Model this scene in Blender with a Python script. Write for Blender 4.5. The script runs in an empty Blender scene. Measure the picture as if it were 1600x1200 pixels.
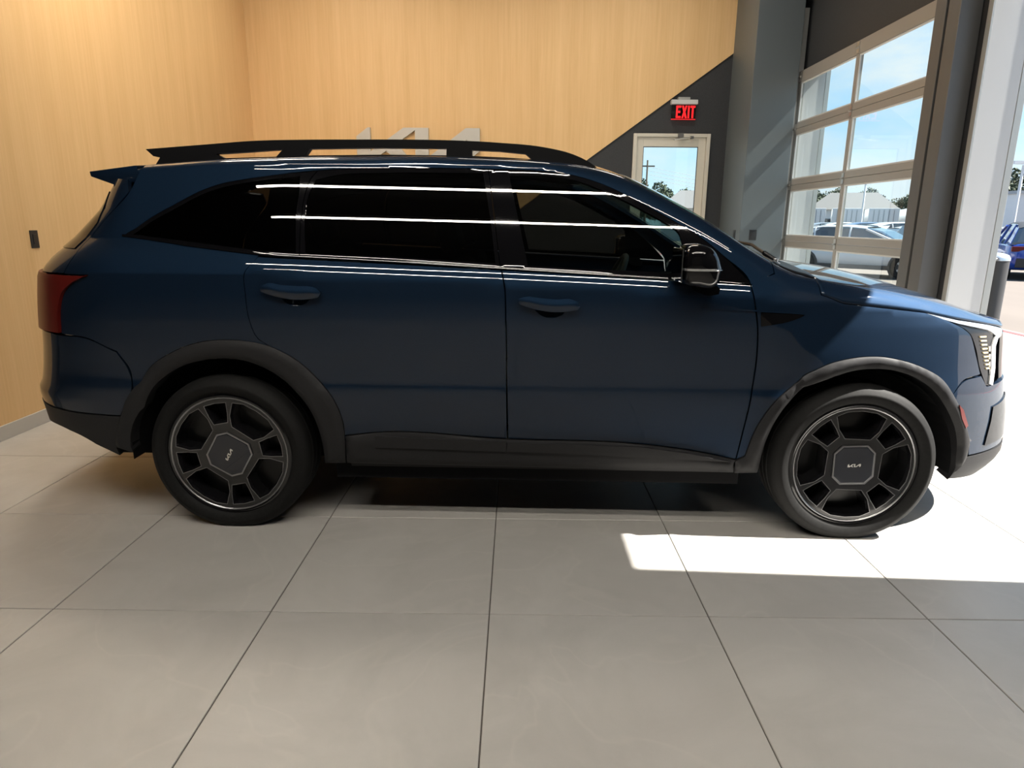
import bpy, bmesh, math, random
import numpy as np
from mathutils import Vector, Matrix
from mathutils.geometry import delaunay_2d_cdt

scene = bpy.context.scene
COL = scene.collection
random.seed(7)

# ------------------------------------------------------------------ camera
CAM_H, F_PX, PITCH, ROLL, YAW = 1.3936, 1037.0, 0.2397, 0.0089, -0.0049
cp, sp, cy, sy = math.cos(PITCH), math.sin(PITCH), math.cos(YAW), math.sin(YAW)
fwd = Vector((sy*cp, cy*cp, -sp)); rgt0 = Vector((cy, -sy, 0)); up0 = rgt0.cross(fwd)
rgt = rgt0*math.cos(ROLL)+up0*math.sin(ROLL); upv = -rgt0*math.sin(ROLL)+up0*math.cos(ROLL)
cam_data = bpy.data.cameras.new('camera'); cam = bpy.data.objects.new('camera', cam_data); COL.objects.link(cam)
M = Matrix((rgt, upv, -fwd)).transposed().to_4x4(); M.translation = (0, 0, CAM_H); cam.matrix_world = M
cam_data.sensor_width = 36.0; cam_data.lens = 36.0*F_PX/1600.0; cam_data.clip_start = 0.05; cam_data.clip_end = 800
scene.camera = cam

# ------------------------------------------------------------------ colour management, sky, sun
vs = scene.view_settings
vs.view_transform = 'Standard'; vs.look = 'None'; vs.gamma = 1.0; vs.use_curve_mapping = False
vs.exposure = 0.0
scene.cycles.use_denoising = True
scene.cycles.max_bounces = 10; scene.cycles.diffuse_bounces = 5; scene.cycles.transparent_max_bounces = 16
scene.cycles.sample_clamp_indirect = 6.0
scene.cycles.caustics_reflective = False; scene.cycles.caustics_refractive = False

world = bpy.data.worlds.new('sky'); scene.world = world; world.use_nodes = True
wn = world.node_tree; wn.nodes.clear()
def wnode(t, **k):
    n = wn.nodes.new(t)
    for a, b in k.items(): setattr(n, a, b)
    return n
w_out = wnode('ShaderNodeOutputWorld'); w_bg = wnode('ShaderNodeBackground'); w_tc = wnode('ShaderNodeTexCoord')
w_sep = wnode('ShaderNodeSeparateXYZ'); w_ramp = wnode('ShaderNodeValToRGB')
w_ramp.color_ramp.elements[0].position = 0.0; w_ramp.color_ramp.elements[0].color = (0.54, 0.72, 0.84, 1)
w_ramp.color_ramp.elements[1].position = 0.75; w_ramp.color_ramp.elements[1].color = (0.15, 0.36, 0.78, 1)
e = w_ramp.color_ramp.elements.new(0.22); e.color = (0.32, 0.57, 0.82, 1)
w_map = wnode('ShaderNodeMapping'); w_map.inputs['Scale'].default_value = (1.3, 1.3, 3.6)
w_noise = wnode('ShaderNodeTexNoise'); w_noise.inputs['Scale'].default_value = 2.6; w_noise.inputs['Detail'].default_value = 9
w_noise.inputs['Roughness'].default_value = 0.58
w_cr = wnode('ShaderNodeValToRGB'); w_cr.color_ramp.elements[0].position = 0.45; w_cr.color_ramp.elements[1].position = 0.64
w_mix = wnode('ShaderNodeMixRGB'); w_mix.inputs[2].default_value = (0.62, 0.70, 0.76, 1)
wl = wn.links.new
wl(w_tc.outputs['Generated'], w_sep.inputs[0]); wl(w_sep.outputs['Z'], w_ramp.inputs[0])
wl(w_tc.outputs['Generated'], w_map.inputs[0]); wl(w_map.outputs[0], w_noise.inputs['Vector']); wl(w_noise.outputs[0], w_cr.inputs[0])
wl(w_cr.outputs[0], w_mix.inputs[0]); wl(w_ramp.outputs[0], w_mix.inputs[1]); wl(w_mix.outputs[0], w_bg.inputs['Color'])
w_bg.inputs['Strength'].default_value = 1.5
wl(w_bg.outputs[0], w_out.inputs[0])

SUN_EL, SUN_AZ = math.radians(47.6), math.radians(2.8)
sun_dir = Vector((-math.cos(SUN_EL)*math.cos(SUN_AZ), math.cos(SUN_EL)*math.sin(SUN_AZ), -math.sin(SUN_EL)))
sd = bpy.data.lights.new('sun', 'SUN'); sd.energy = 27.0; sd.angle = math.radians(0.55); sd.color = (1.0, 0.955, 0.88)
sun = bpy.data.objects.new('sun', sd); COL.objects.link(sun); sun.location = (20, 0, 22)
sun.rotation_euler = sun_dir.to_track_quat('-Z', 'Y').to_euler()

STRIP_E = 150.0        # long linear ceiling lamps above the camera side
FILL_E = 12.5        # unseen fill panels added to brighten the wood walls

# ------------------------------------------------------------------ materials
def mat(name, col, rough=0.5, metal=0.0, coat=0.0, emit=None, estr=0.0, spec=0.5, coat_rough=0.03):
    m = bpy.data.materials.new(name); m.use_nodes = True
    b = m.node_tree.nodes['Principled BSDF']
    b.inputs['Base Color'].default_value = (*col, 1); b.inputs['Roughness'].default_value = rough
    b.inputs['Metallic'].default_value = metal; b.inputs['Coat Weight'].default_value = coat
    b.inputs['Coat Roughness'].default_value = coat_rough; b.inputs['Specular IOR Level'].default_value = spec
    if emit: b.inputs['Emission Color'].default_value = (*emit, 1); b.inputs['Emission Strength'].default_value = estr
    return m
def nodes(m): return m.node_tree.nodes, m.node_tree.links.new, m.node_tree.nodes['Principled BSDF']
def add_noise_colour(m, c1, c2, scale=(1, 1, 1), nscale=5.0, detail=6, lo=0.35, hi=0.65, bump=0.0, bscale=None, coord='Object', rough=None):
    n, l, b = nodes(m)
    tc = n.new('ShaderNodeTexCoord'); mp = n.new('ShaderNodeMapping'); mp.inputs['Scale'].default_value = scale
    nz = n.new('ShaderNodeTexNoise'); nz.inputs['Scale'].default_value = nscale; nz.inputs['Detail'].default_value = detail
    r = n.new('ShaderNodeValToRGB'); r.color_ramp.elements[0].position = lo; r.color_ramp.elements[1].position = hi
    r.color_ramp.elements[0].color = (*c1, 1); r.color_ramp.elements[1].color = (*c2, 1)
    l(tc.outputs[coord], mp.inputs[0]); l(mp.outputs[0], nz.inputs['Vector']); l(nz.outputs[0], r.inputs[0]); l(r.outputs[0], b.inputs['Base Color'])
    if bump:
        bp = n.new('ShaderNodeBump'); bp.inputs['Strength'].default_value = bump; bp.inputs['Distance'].default_value = 0.004
        l(nz.outputs[0], bp.inputs['Height']); l(bp.outputs[0], b.inputs['Normal'])
    return r
def glass_mat(name, tint, refl=1.0, rough=0.0, ior=1.5):
    m = bpy.data.materials.new(name); m.use_nodes = True
    n = m.node_tree.nodes; n.clear(); l = m.node_tree.links.new
    o = n.new('ShaderNodeOutputMaterial'); t = n.new('ShaderNodeBsdfTransparent'); g = n.new('ShaderNodeBsdfGlossy')
    f = n.new('ShaderNodeFresnel'); f.inputs['IOR'].default_value = ior; x = n.new('ShaderNodeMixShader')
    t.inputs[0].default_value = (*tint, 1); g.inputs[0].default_value = (refl, refl, refl, 1); g.inputs['Roughness'].default_value = rough
    gm = n.new('ShaderNodeNewGeometry'); iv = n.new('ShaderNodeMath'); iv.operation = 'SUBTRACT'; iv.inputs[0].default_value = 1.0
    mu = n.new('ShaderNodeMath'); mu.operation = 'MULTIPLY'           # only the face that light enters reflects
    l(gm.outputs['Backfacing'], iv.inputs[1]); l(f.outputs[0], mu.inputs[0]); l(iv.outputs[0], mu.inputs[1])
    l(mu.outputs[0], x.inputs[0]); l(t.outputs[0], x.inputs[1]); l(g.outputs[0], x.inputs[2]); l(x.outputs[0], o.inputs[0])
    return m

MAT = {}
def wood_mat(name, a, b):
    m = mat(name, a, rough=0.5, spec=0.3)
    n, l, bs = nodes(m)
    tc = n.new('ShaderNodeTexCoord')
    def layer(scale, nscale, detail, dist=0.0):
        mp = n.new('ShaderNodeMapping'); mp.inputs['Scale'].default_value = scale
        nz = n.new('ShaderNodeTexNoise'); nz.inputs['Scale'].default_value = nscale; nz.inputs['Detail'].default_value = detail; nz.inputs['Distortion'].default_value = dist
        l(tc.outputs['Object'], mp.inputs[0]); l(mp.outputs[0], nz.inputs['Vector']); return nz
    n1 = layer((1, 1, 0.05), 7.0, 4); n2 = layer((1, 1, 0.03), 45.0, 6, 0.3); n3 = layer((1, 1, 0.02), 160.0, 3)
    mx = n.new('ShaderNodeMath'); mx.operation = 'MULTIPLY_ADD'; mx.inputs[1].default_value = 0.45
    m3 = n.new('ShaderNodeMath'); m3.operation = 'MULTIPLY'; m3.inputs[1].default_value = 0.30
    l(n3.outputs[0], m3.inputs[0]); l(n2.outputs[0], mx.inputs[0]); l(m3.outputs[0], mx.inputs[2])
    ad = n.new('ShaderNodeMath'); ad.operation = 'MULTIPLY_ADD'; ad.inputs[1].default_value = 0.5
    l(n1.outputs[0], ad.inputs[0]); l(mx.outputs[0], ad.inputs[2])
    r = n.new('ShaderNodeValToRGB'); r.color_ramp.elements[0].position = 0.42; r.color_ramp.elements[1].position = 0.82
    r.color_ramp.elements[0].color = (*a, 1); r.color_ramp.elements[1].color = (*b, 1)
    l(ad.outputs[0], r.inputs[0]); l(r.outputs[0], bs.inputs['Base Color'])
    bp = n.new('ShaderNodeBump'); bp.inputs['Strength'].default_value = 0.08; bp.inputs['Distance'].default_value = 0.003
    l(n2.outputs[0], bp.inputs['Height']); l(bp.outputs[0], bs.inputs['Normal'])
    return m
MAT['wood'] = wood_mat('oak_veneer', (0.66, 0.425, 0.20), (0.76, 0.515, 0.265))

def tile_mat():
    m = mat('porcelain_tile', (0.4, 0.38, 0.35), rough=0.36, spec=0.45)
    n, l, b = nodes(m)
    geo = n.new('ShaderNodeNewGeometry'); oi = n.new('ShaderNodeObjectInfo')
    off = n.new('ShaderNodeVectorMath'); off.operation = 'MULTIPLY_ADD'; off.inputs[1].default_value = (37, 23, 11)
    cx = n.new('ShaderNodeCombineXYZ')
    for i in range(3): l(oi.outputs['Random'], cx.inputs[i])
    l(cx.outputs[0], off.inputs[0]); l(geo.outputs['Position'], off.inputs[2])
    n1 = n.new('ShaderNodeTexNoise'); n1.inputs['Scale'].default_value = 2.3; n1.inputs['Detail'].default_value = 8; n1.inputs['Roughness'].default_value = 0.6; n1.inputs['Distortion'].default_value = 0.8
    n2 = n.new('ShaderNodeTexNoise'); n2.inputs['Scale'].default_value = 14; n2.inputs['Detail'].default_value = 5
    l(off.outputs[0], n1.inputs['Vector']); l(off.outputs[0], n2.inputs['Vector'])
    r = n.new('ShaderNodeValToRGB'); r.color_ramp.elements[0].position = 0.3; r.color_ramp.elements[1].position = 0.72
    r.color_ramp.elements[0].color = (0.400, 0.385, 0.362, 1); r.color_ramp.elements[1].color = (0.472, 0.456, 0.432, 1)
    l(n1.outputs[0], r.inputs[0])
    # thin pale veins
    n3 = n.new('ShaderNodeTexNoise'); n3.inputs['Scale'].default_value = 1.1; n3.inputs['Detail'].default_value = 3; n3.inputs['Distortion'].default_value = 1.6
    l(off.outputs[0], n3.inputs['Vector'])
    ab = n.new('ShaderNodeMath'); ab.operation = 'SUBTRACT'; ab.inputs[1].default_value = 0.5
    a2 = n.new('ShaderNodeMath'); a2.operation = 'ABSOLUTE'; l(n3.outputs[0], ab.inputs[0]); l(ab.outputs[0], a2.inputs[0])
    vr = n.new('ShaderNodeValToRGB'); vr.color_ramp.elements[0].position = 0.0; vr.color_ramp.elements[1].position = 0.02
    vr.color_ramp.elements[0].color = (0.16, 0.16, 0.16, 1); vr.color_ramp.elements[1].color = (0, 0, 0, 1)
    l(a2.outputs[0], vr.inputs[0])
    mx = n.new('ShaderNodeMixRGB'); mx.inputs[2].default_value = (0.56, 0.535, 0.49, 1)
    l(vr.outputs[0], mx.inputs[0]); l(r.outputs[0], mx.inputs[1]); l(mx.outputs[0], b.inputs['Base Color'])
    rr = n.new('ShaderNodeMapRange'); rr.inputs['To Min'].default_value = 0.30; rr.inputs['To Max'].default_value = 0.46
    l(n2.outputs[0], rr.inputs[0]); l(rr.outputs[0], b.inputs['Roughness'])
    return m
MAT['tile'] = tile_mat()
MAT['grout'] = mat('dark_grout', (0.09, 0.08, 0.07), rough=0.9)
MAT['stone'] = mat('threshold_stone', (0.55, 0.47, 0.38), rough=0.7); add_noise_colour(MAT['stone'], (0.50, 0.43, 0.35), (0.60, 0.52, 0.43), nscale=40)
MAT['dark_wall'] = mat('charcoal_paint', (0.030, 0.032, 0.036), rough=0.55, spec=0.4); add_noise_colour(MAT['dark_wall'], (0.028, 0.030, 0.034), (0.034, 0.036, 0.040), nscale=60, bump=0.04)
MAT['column_paint'] = mat('slate_paint', (0.10, 0.118, 0.13), rough=0.42, spec=0.5)
MAT['show_wall'] = mat('showroom_grey_paint', (0.16, 0.155, 0.15), rough=0.7)
MAT['ceiling'] = mat('black_ceiling_paint', (0.035, 0.035, 0.037), rough=0.8)
MAT['base'] = mat('pale_grey_baseboard', (0.48, 0.46, 0.43), rough=0.45)
MAT['white_paint'] = mat('white_metal_paint', (0.55, 0.555, 0.56), rough=0.4)
MAT['cream_frame'] = mat('off_white_door_frame', (0.60, 0.57, 0.50), rough=0.4)
MAT['alu'] = mat('anodised_aluminium', (0.30, 0.285, 0.265), rough=0.42, metal=0.2)
MAT['galv'] = mat('galvanised_steel', (0.40, 0.41, 0.40), rough=0.42, metal=0.4)
MAT['steel_dark'] = mat('grey_door_track', (0.12, 0.12, 0.12), rough=0.45, metal=0.3)
MAT['zinc'] = mat('zinc_hinge', (0.55, 0.53, 0.50), rough=0.3, metal=0.9)
MAT['pane'] = glass_mat('clear_pane', (0.93, 0.97, 0.96))
MAT['black_plate'] = mat('black_plastic', (0.015, 0.016, 0.018), rough=0.4)
MAT['brushed'] = mat('brushed_silver_letters', (0.50, 0.485, 0.455), rough=0.45, metal=0.35)
MAT['lamp_white'] = mat('lamp_diffuser', (0.9, 0.88, 0.84), rough=0.5, emit=(1.0, 0.93, 0.82), estr=STRIP_E)
MAT['fill_white'] = mat('fill_diffuser', (0.9, 0.88, 0.84), rough=0.5, emit=(1.0, 0.93, 0.81), estr=FILL_E)
MAT['fill_left'] = mat('fill_diffuser_left', (0.9, 0.88, 0.84), rough=0.5, emit=(1.0, 0.88, 0.72), estr=48.0)  # stronger glow for the added panel that lifts the left wall
MAT['lamp_body'] = mat('lamp_housing', (0.04, 0.04, 0.04), rough=0.5)
MAT['exit_red'] = mat('lit_red_letters', (0.6, 0.01, 0.01), rough=0.4, emit=(1.0, 0.012, 0.02), estr=1.0)
MAT['exit_glass'] = glass_mat('exit_panel_glass', (0.55, 0.55, 0.55))

# ------------------------------------------------------------------ mesh helpers
def link(name, me, m=None, parent=None):
    o = bpy.data.objects.new(name, me); COL.objects.link(o)
    if m is not None and not me.materials: me.materials.append(m)
    if parent is not None: o.parent = parent
    return o
def mesh_obj(name, verts, faces, m, parent=None, smooth=False):
    me = bpy.data.meshes.new(name); me.from_pydata([tuple(v) for v in verts], [], [tuple(f) for f in faces]); me.update()
    if smooth: me.polygons.foreach_set('use_smooth', [True]*len(me.polygons))
    return link(name, me, m, parent)
def empty(name, loc=(0, 0, 0), rz=0.0):
    o = bpy.data.objects.new(name, None); COL.objects.link(o); o.location = loc; o.rotation_euler = (0, 0, rz); o.empty_display_size = 0.2
    return o
def tag(o, label=None, cat=None, group=None, kind=None):
    if label: o['label'] = label
    if cat: o['category'] = cat
    if group: o['group'] = group
    if kind: o['kind'] = kind
    return o
def structure(o): o['kind'] = 'structure'; return o

class MB:
    """collects simple solids and links them as one mesh object"""
    def __init__(self): self.v = []; self.f = []
    def add(self, vs, fs):
        k = len(self.v); self.v += [tuple(p) for p in vs]; self.f += [tuple(i+k for i in f) for f in fs]; return self
    def box(self, lo, hi, mtx=None):
        x0, y0, z0 = lo; x1, y1, z1 = hi
        vs = [(x0,y0,z0),(x1,y0,z0),(x1,y1,z0),(x0,y1,z0),(x0,y0,z1),(x1,y0,z1),(x1,y1,z1),(x0,y1,z1)]
        if mtx is not None: vs = [tuple(mtx @ Vector(p)) for p in vs]
        return self.add(vs, [(0,3,2,1),(4,5,6,7),(0,1,5,4),(1,2,6,5),(2,3,7,6),(3,0,4,7)])
    def cyl(self, a, b, r0, r1=None, n=16, caps=True):
        r1 = r0 if r1 is None else r1
        a, b = Vector(a), Vector(b); d = (b-a).normalized(); s = d.orthogonal().normalized(); t = d.cross(s)
        vs = []
        for c, r in ((a, r0), (b, r1)):
            for i in range(n):
                q = 2*math.pi*i/n; vs.append(tuple(c+s*(r*math.cos(q))+t*(r*math.sin(q))))
        fs = [(i, (i+1) % n, n+(i+1) % n, n+i) for i in range(n)]
        if caps: fs += [tuple(range(n-1, -1, -1)), tuple(range(n, 2*n))]
        return self.add(vs, fs)
    def lathe(self, prof, axis='y', n=48, closed=False):
        """prof: (radius, along) pairs"""
        vs = []
        for r, a in prof:
            for i in range(n):
                q = 2*math.pi*i/n
                vs.append((r*math.cos(q), a, r*math.sin(q)) if axis == 'y' else (r*math.cos(q), r*math.sin(q), a))
        m = len(prof); fs = []
        for k in range(m if closed else m-1):
            k2 = (k+1) % m
            for i in range(n):
                j = (i+1) % n; fs.append((k*n+i, k*n+j, k2*n+j, k2*n+i))
        return self.add(vs, fs)
    def tube(self, pts, r, n=8):
        for a, b in zip(pts, pts[1:]): self.cyl(a, b, r, n=n)
        return self
    def build(self, name, m, parent=None, smooth=False, bevel=0.0, seg=2):
        o = mesh_obj(name, self.v, self.f, m, parent)
        bm = bmesh.new(); bm.from_mesh(o.data); bmesh.ops.recalc_face_normals(bm, faces=bm.faces)
        if bevel:
            bmesh.ops.bevel(bm, geom=list(bm.edges), offset=bevel, segments=seg, profile=0.5, affect='EDGES', clamp_overlap=True)
        bm.to_mesh(o.data); bm.free()
        if smooth: shade(o.data)
        return o
def shade(me, deg=38):
    me.polygons.foreach_set('use_smooth', [True]*len(me.polygons))
    bm = bmesh.new(); bm.from_mesh(me)
    for e in bm.edges:
        e.smooth = not (len(e.link_faces) == 2 and e.calc_face_angle(0) > math.radians(deg))
    bm.to_mesh(me); bm.free()

def inside(px, py, poly):
    P = np.asarray(poly); r = np.zeros(len(px), bool); n = len(P)
    for i in range(n):
        x1, y1 = P[i-1]; x2, y2 = P[i]
        c = ((y1 > py) != (y2 > py))
        with np.errstate(divide='ignore', invalid='ignore'):
            r ^= c & (px < (x2-x1)*(py-y1)/(y2-y1+1e-30)+x1)
    return r
def edge_dist(px, py, poly):
    P = np.asarray(poly, float); d = np.full(len(px), 1e9)
    for i in range(len(P)):
        a, b = P[i-1], P[i]; v = b-a; L = v@v+1e-12
        t = np.clip(((px-a[0])*v[0]+(py-a[1])*v[1])/L, 0, 1)
        d = np.minimum(d, np.hypot(px-a[0]-t*v[0], py-a[1]-t*v[1]))
    return d
def area2(P):
    P = np.asarray(P); return 0.5*np.sum(P[:, 0]*np.roll(P[:, 1], -1)-np.roll(P[:, 0], -1)*P[:, 1])
def ccw(P): return list(P) if area2(P) > 0 else list(P)[::-1]
def smooth_outline(pts, step, corner=38.0, curve=True):
    """closed polyline -> evenly sampled outline; bends under `corner` degrees become curves"""
    P = [np.array(p[:2], float) for p in pts]; n = len(P); out = []
    sharp = []
    for i in range(n):
        a, b = P[i]-P[i-1], P[(i+1) % n]-P[i]
        c = np.dot(a, b)/(np.linalg.norm(a)*np.linalg.norm(b)+1e-12)
        sharp.append(math.degrees(math.acos(max(-1, min(1, c)))) > corner or not curve)
    for i in range(n):
        p0, p1, p2, p3 = P[i-1], P[i], P[(i+1) % n], P[(i+2) % n]
        L = np.linalg.norm(p2-p1); k = max(1, int(math.ceil(L/step)))
        d = p2-p1
        def tang(a, b, c):
            u, v = b-a, c-b; lu, lv = np.linalg.norm(u)+1e-9, np.linalg.norm(v)+1e-9
            return (u/lu*lv+v/lv*lu)/(lu+lv)*L
        m1 = d if sharp[i] else tang(p0, p1, p2)
        m2 = d if sharp[(i+1) % n] else tang(p1, p2, p3)
        for j in range(k):
            t = j/k; t2, t3 = t*t, t*t*t
            out.append((2*t3-3*t2+1)*p1+(t3-2*t2+t)*m1+(-2*t3+3*t2)*p2+(t3-t2)*m2)
    return out
def inset(P, g):
    P = [np.asarray(p) for p in P]; n = len(P); out = []
    for i in range(n):
        a, b = P[i]-P[i-1], P[(i+1) % n]-P[i]
        a = a/(np.linalg.norm(a)+1e-12); b = b/(np.linalg.norm(b)+1e-12)
        na, nb = np.array((-a[1], a[0])), np.array((-b[1], b[0])); m = na+nb; q = m@m
        out.append(P[i]+(m*(2*g/q) if q > 0.5 else na*g))
    return out
def triangulate(outer, holes=(), res=None):
    """-> points, triangles, boundary edges (directed, solid on the left)"""
    loops = [outer]+list(holes); pts = []; edges = []
    for L in loops:
        k = len(pts); pts += [tuple(p) for p in L]; edges += [(k+i, k+(i+1) % len(L)) for i in range(len(L))]
    if res:
        O = np.array(outer); x0, y0 = O.min(0); x1, y1 = O.max(0)
        gx, gy = np.meshgrid(np.arange(x0+res/2, x1, res), np.arange(y0+res/2, y1, res)); gx = gx.copy(); gx[1::2] += res/2
        gx, gy = gx.ravel(), gy.ravel(); ok = inside(gx, gy, outer) & (edge_dist(gx, gy, outer) > res*0.45)
        for h in holes: ok &= ~inside(gx, gy, h) & (edge_dist(gx, gy, h) > res*0.45)
        pts += list(zip(gx[ok], gy[ok]))
    V, _, Fc, _, _, _ = delaunay_2d_cdt([Vector((float(p[0]), float(p[1]))) for p in pts], edges, [], 0, 1e-6)
    V = np.array([(v.x, v.y) for v in V]); T = [tuple(f) for f in Fc]
    c = np.array([V[list(f)].mean(0) for f in T]); ok = inside(c[:, 0], c[:, 1], outer)
    for h in holes: ok &= ~inside(c[:, 0], c[:, 1], h)
    T = [f for f, k in zip(T, ok) if k]
    T = [f if area2(V[list(f)]) > 0 else f[::-1] for f in T]
    cnt = {}
    for f in T:
        for i in range(len(f)): cnt[(f[i], f[(i+1) % len(f)])] = 1
    B = [e for e in cnt if (e[1], e[0]) not in cnt]
    return V, T, B
def prism(mb, outer, holes, place, depth, bev=0.0):
    """extrude a flat outline; place(a, b, d) -> 3D point, d runs 0..depth"""
    V, T, B = triangulate(ccw(outer), holes)
    n = len(V)
    mb.add([place(a, b, 0.0) for a, b in V]+[place(a, b, depth) for a, b in V],
           T+[tuple(i+n for i in f[::-1]) for f in T]+[(b, a, a+n, b+n) for a, b in B])
    return mb
# the carmaker's letters on the wall and the wheel caps, as overlapping strokes (1.02 wide, 0.25 high)
LOGO = [[(310,340),(405,270),(425,270),(425,520),(310,520)], [(425,457),(700,270),(800,270),(800,286),(450,520),(400,520)],
        [(545,452),(640,387),(750,520),(640,520)], [(795,270),(905,270),(905,520),(795,520)],
        [(890,508),(1215,270),(1330,270),(1330,285),(1000,520),(890,520)], [(1225,270),(1330,270),(1330,450),(1236,520),(1225,520)]]
def logo_mesh(mb, place, depth, width):
    s = width/1020.0
    for k, P in enumerate(LOGO):
        Q = [((x-820)*s, (395-y)*s) for x, y in P]
        prism(mb, ccw(Q), [], lambda a, b, d, k=k: place(a, b, d+(0.0002*k if d == 0 else 0)), depth)
    return mb
# ------------------------------------------------------------------ shape of the SUV body

def interp(x, pts):
    return float(np.interp(x, [p[0] for p in pts], [p[1] for p in pts]))
def smooth01(t):
    t = min(1.0, max(0.0, t)); return t*t*(3-2*t)

# shoulder crease, belt and top edge of the body side: height over x (car frame, metres)
SHOULDER = [(-2.5,1.150),(-2.07,1.163),(-1.24,1.168),(-0.15,1.134),(0.895,1.090),(1.224,1.062),(1.6,1.035),(2.1,0.965),(2.4,0.92)]
BELT = [(-2.5,1.30),(-1.768,1.312),(-1.148,1.249),(-0.6,1.227),(-0.16,1.205),(0.16,1.190),(0.57,1.167),(0.886,1.147),(1.2,1.135),(1.6,1.11),(2.4,0.99)]
TOP = [(-2.6,1.594),(-1.95,1.606),(-1.745,1.622),(-1.433,1.644),(-1.052,1.657),(-0.6,1.664),(-0.414,1.664),(-0.04,1.650),(0.12,1.637),(0.248,1.622),(0.385,1.580),(0.536,1.503),(0.706,1.412),(0.899,1.290),(1.0,1.232),(1.107,1.184),(1.25,1.158),(1.507,1.122),(1.7,1.080),(1.9,1.030),(2.1,0.975),(2.4,0.925)]
def smooth_table(pts, r, n=400):
    xs = np.linspace(pts[0][0], pts[-1][0], n); px = [p[0] for p in pts]; pz = [p[1] for p in pts]
    k = np.linspace(-r, r, 21); w = np.exp(-(k/r*1.8)**2); w /= w.sum()
    zs = sum(wi*np.interp(xs+ki, px, pz) for wi, ki in zip(w, k))
    return xs, zs
_T = smooth_table(TOP, 0.10); _S = smooth_table(SHOULDER, 0.15); _B = smooth_table(BELT, 0.12)
def top_z(x): return float(np.interp(x, *_T))
def shoulder_z(x): return float(np.interp(x, *_S))
def belt_z(x): return float(np.interp(x, *_B))

LOW_Z = [0.10,0.16,0.24,0.31,0.40,0.50,0.58,0.645,0.665,0.70,0.76,0.86,0.97,1.06,1.20]
LOW_W = [0.74,0.80,0.862,0.895,0.915,0.928,0.936,0.9415,0.9415,0.938,0.9395,0.946,0.951,0.952,0.951]
def low_w(z):
    # smooth away the corners of the table
    s = 0.0
    for d, w in ((-0.012,0.25),(0.0,0.5),(0.012,0.25)):
        s += w*np.interp(z+d, LOW_Z, LOW_W)
    return float(s)

FX0, RX0, NN = 1.15, -1.75, 2.6
FRONT_X = [(0.100,2.223),(0.210,2.343),(0.273,2.435),(0.313,2.465),(0.349,2.466),(0.414,2.460),(0.515,2.441),(0.648,2.405),(0.774,2.384),(0.885,2.369),(0.930,2.365),(0.959,2.349),(1.030,2.249),(1.200,2.100),(1.800,2.100)]
REAR_X = [(0.100,-2.151),(0.320,-2.301),(0.380,-2.496),(0.434,-2.555),(0.516,-2.566),(0.594,-2.581),(0.641,-2.545),(0.802,-2.510),(1.017,-2.475),(1.134,-2.450),(1.176,-2.424),(1.208,-2.394),(1.300,-2.273),(1.438,-2.094),(1.530,-2.034),(1.600,-1.974),(1.800,-1.954)]
def front_x(z): return interp(z, FRONT_X)
def rear_x(z): return interp(z, REAR_X)

def mid_w(x, z):
    zs, zb, zt = shoulder_z(x), belt_z(x), top_z(x)
    lean = 0.13*smooth01((x-0.95)/0.6)
    h = smooth01((x-0.80)/0.42)                    # 0 in the greenhouse, 1 along the hood
    if z <= zs:
        ends = max(smooth01((x-1.65)/0.35), smooth01((-1.70-x)/0.35))
        w = low_w(z+(max(z, 0.42)-z)*ends)
    else:
        wz = low_w(zs)
        e = z-zs
        g = zb-zs
        if z <= zb:
            w = wz - 0.36*e - 1.9*e*e
        else:
            b = z-zb
            w = wz - 0.36*g - 1.9*g*g - (1-h)*(0.335*b+0.13*b*b) - h*0.66*b
    if z > 0.70: w -= lean*(min(z, zs)-0.70)
    d = zt-z
    k = 1-smooth01((x-0.0)/0.30)                   # along the roof the edge is flatter, on the windscreen pillar rounder
    hb = 0.048
    if k > 0 and d < hb:
        q, b0 = hb-d, max(0.0, zt-hb-zb)
        w += k*((0.335+0.26*b0-0.355)*q+(0.13-0.45)*q*q)
    r = 0.075-0.050*k
    if d < r:
        t = min(1.0, (r-d)/r)
        w -= (0.052-0.022*k)*(1-math.sqrt(max(0.0, 1-t*t*0.98)))
    return w
def body_w(x, z):
    w = mid_w(x, z)
    if x > FX0:
        t = min(1.0, (x-FX0)/(front_x(z)-FX0)); w *= max(0.0, 1-t**NN)**(1/NN)
    elif x < RX0:
        t = min(1.0, (RX0-x)/(RX0-rear_x(z))); w *= max(0.0, 1-t**NN)**(1/NN)
    return w
LF, LR = 1.66, 1.15                                # unrolled length of the rounded ends
def u_of(x, z):
    if x > FX0:
        t = min(1.0, (x-FX0)/(front_x(z)-FX0)); return FX0 + LF*math.asin(t**(NN/2))*2/math.pi
    if x < RX0:
        t = min(1.0, (RX0-x)/(RX0-rear_x(z))); return RX0 - LR*math.asin(t**(NN/2))*2/math.pi
    return x
def surf(u, z):
    """point on the near body side (y negative) for unrolled length u and height z"""
    if u > FX0:
        p = min(1.0, (u-FX0)/LF)*math.pi/2
        x = FX0+(front_x(z)-FX0)*math.sin(p)**(2/NN); e = max(0.0, math.cos(p))**(2/NN)
    elif u < RX0:
        p = min(1.0, (RX0-u)/LR)*math.pi/2
        x = RX0-(RX0-rear_x(z))*math.sin(p)**(2/NN); e = max(0.0, math.cos(p))**(2/NN)
    else:
        x, e = u, 1.0
    return (x, -mid_w(x, z)*e, z)
def surf_normal(u, z):
    d = 0.003
    a, b = surf(u-d, z), surf(u+d, z); c, e = surf(u, z-d), surf(u, z+d)
    n = np.cross(np.subtract(b, a), np.subtract(e, c))
    l = np.linalg.norm(n)
    if l < 1e-12: return (0.0, -1.0, 0.0)
    n = n/l
    return tuple(n)
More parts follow.
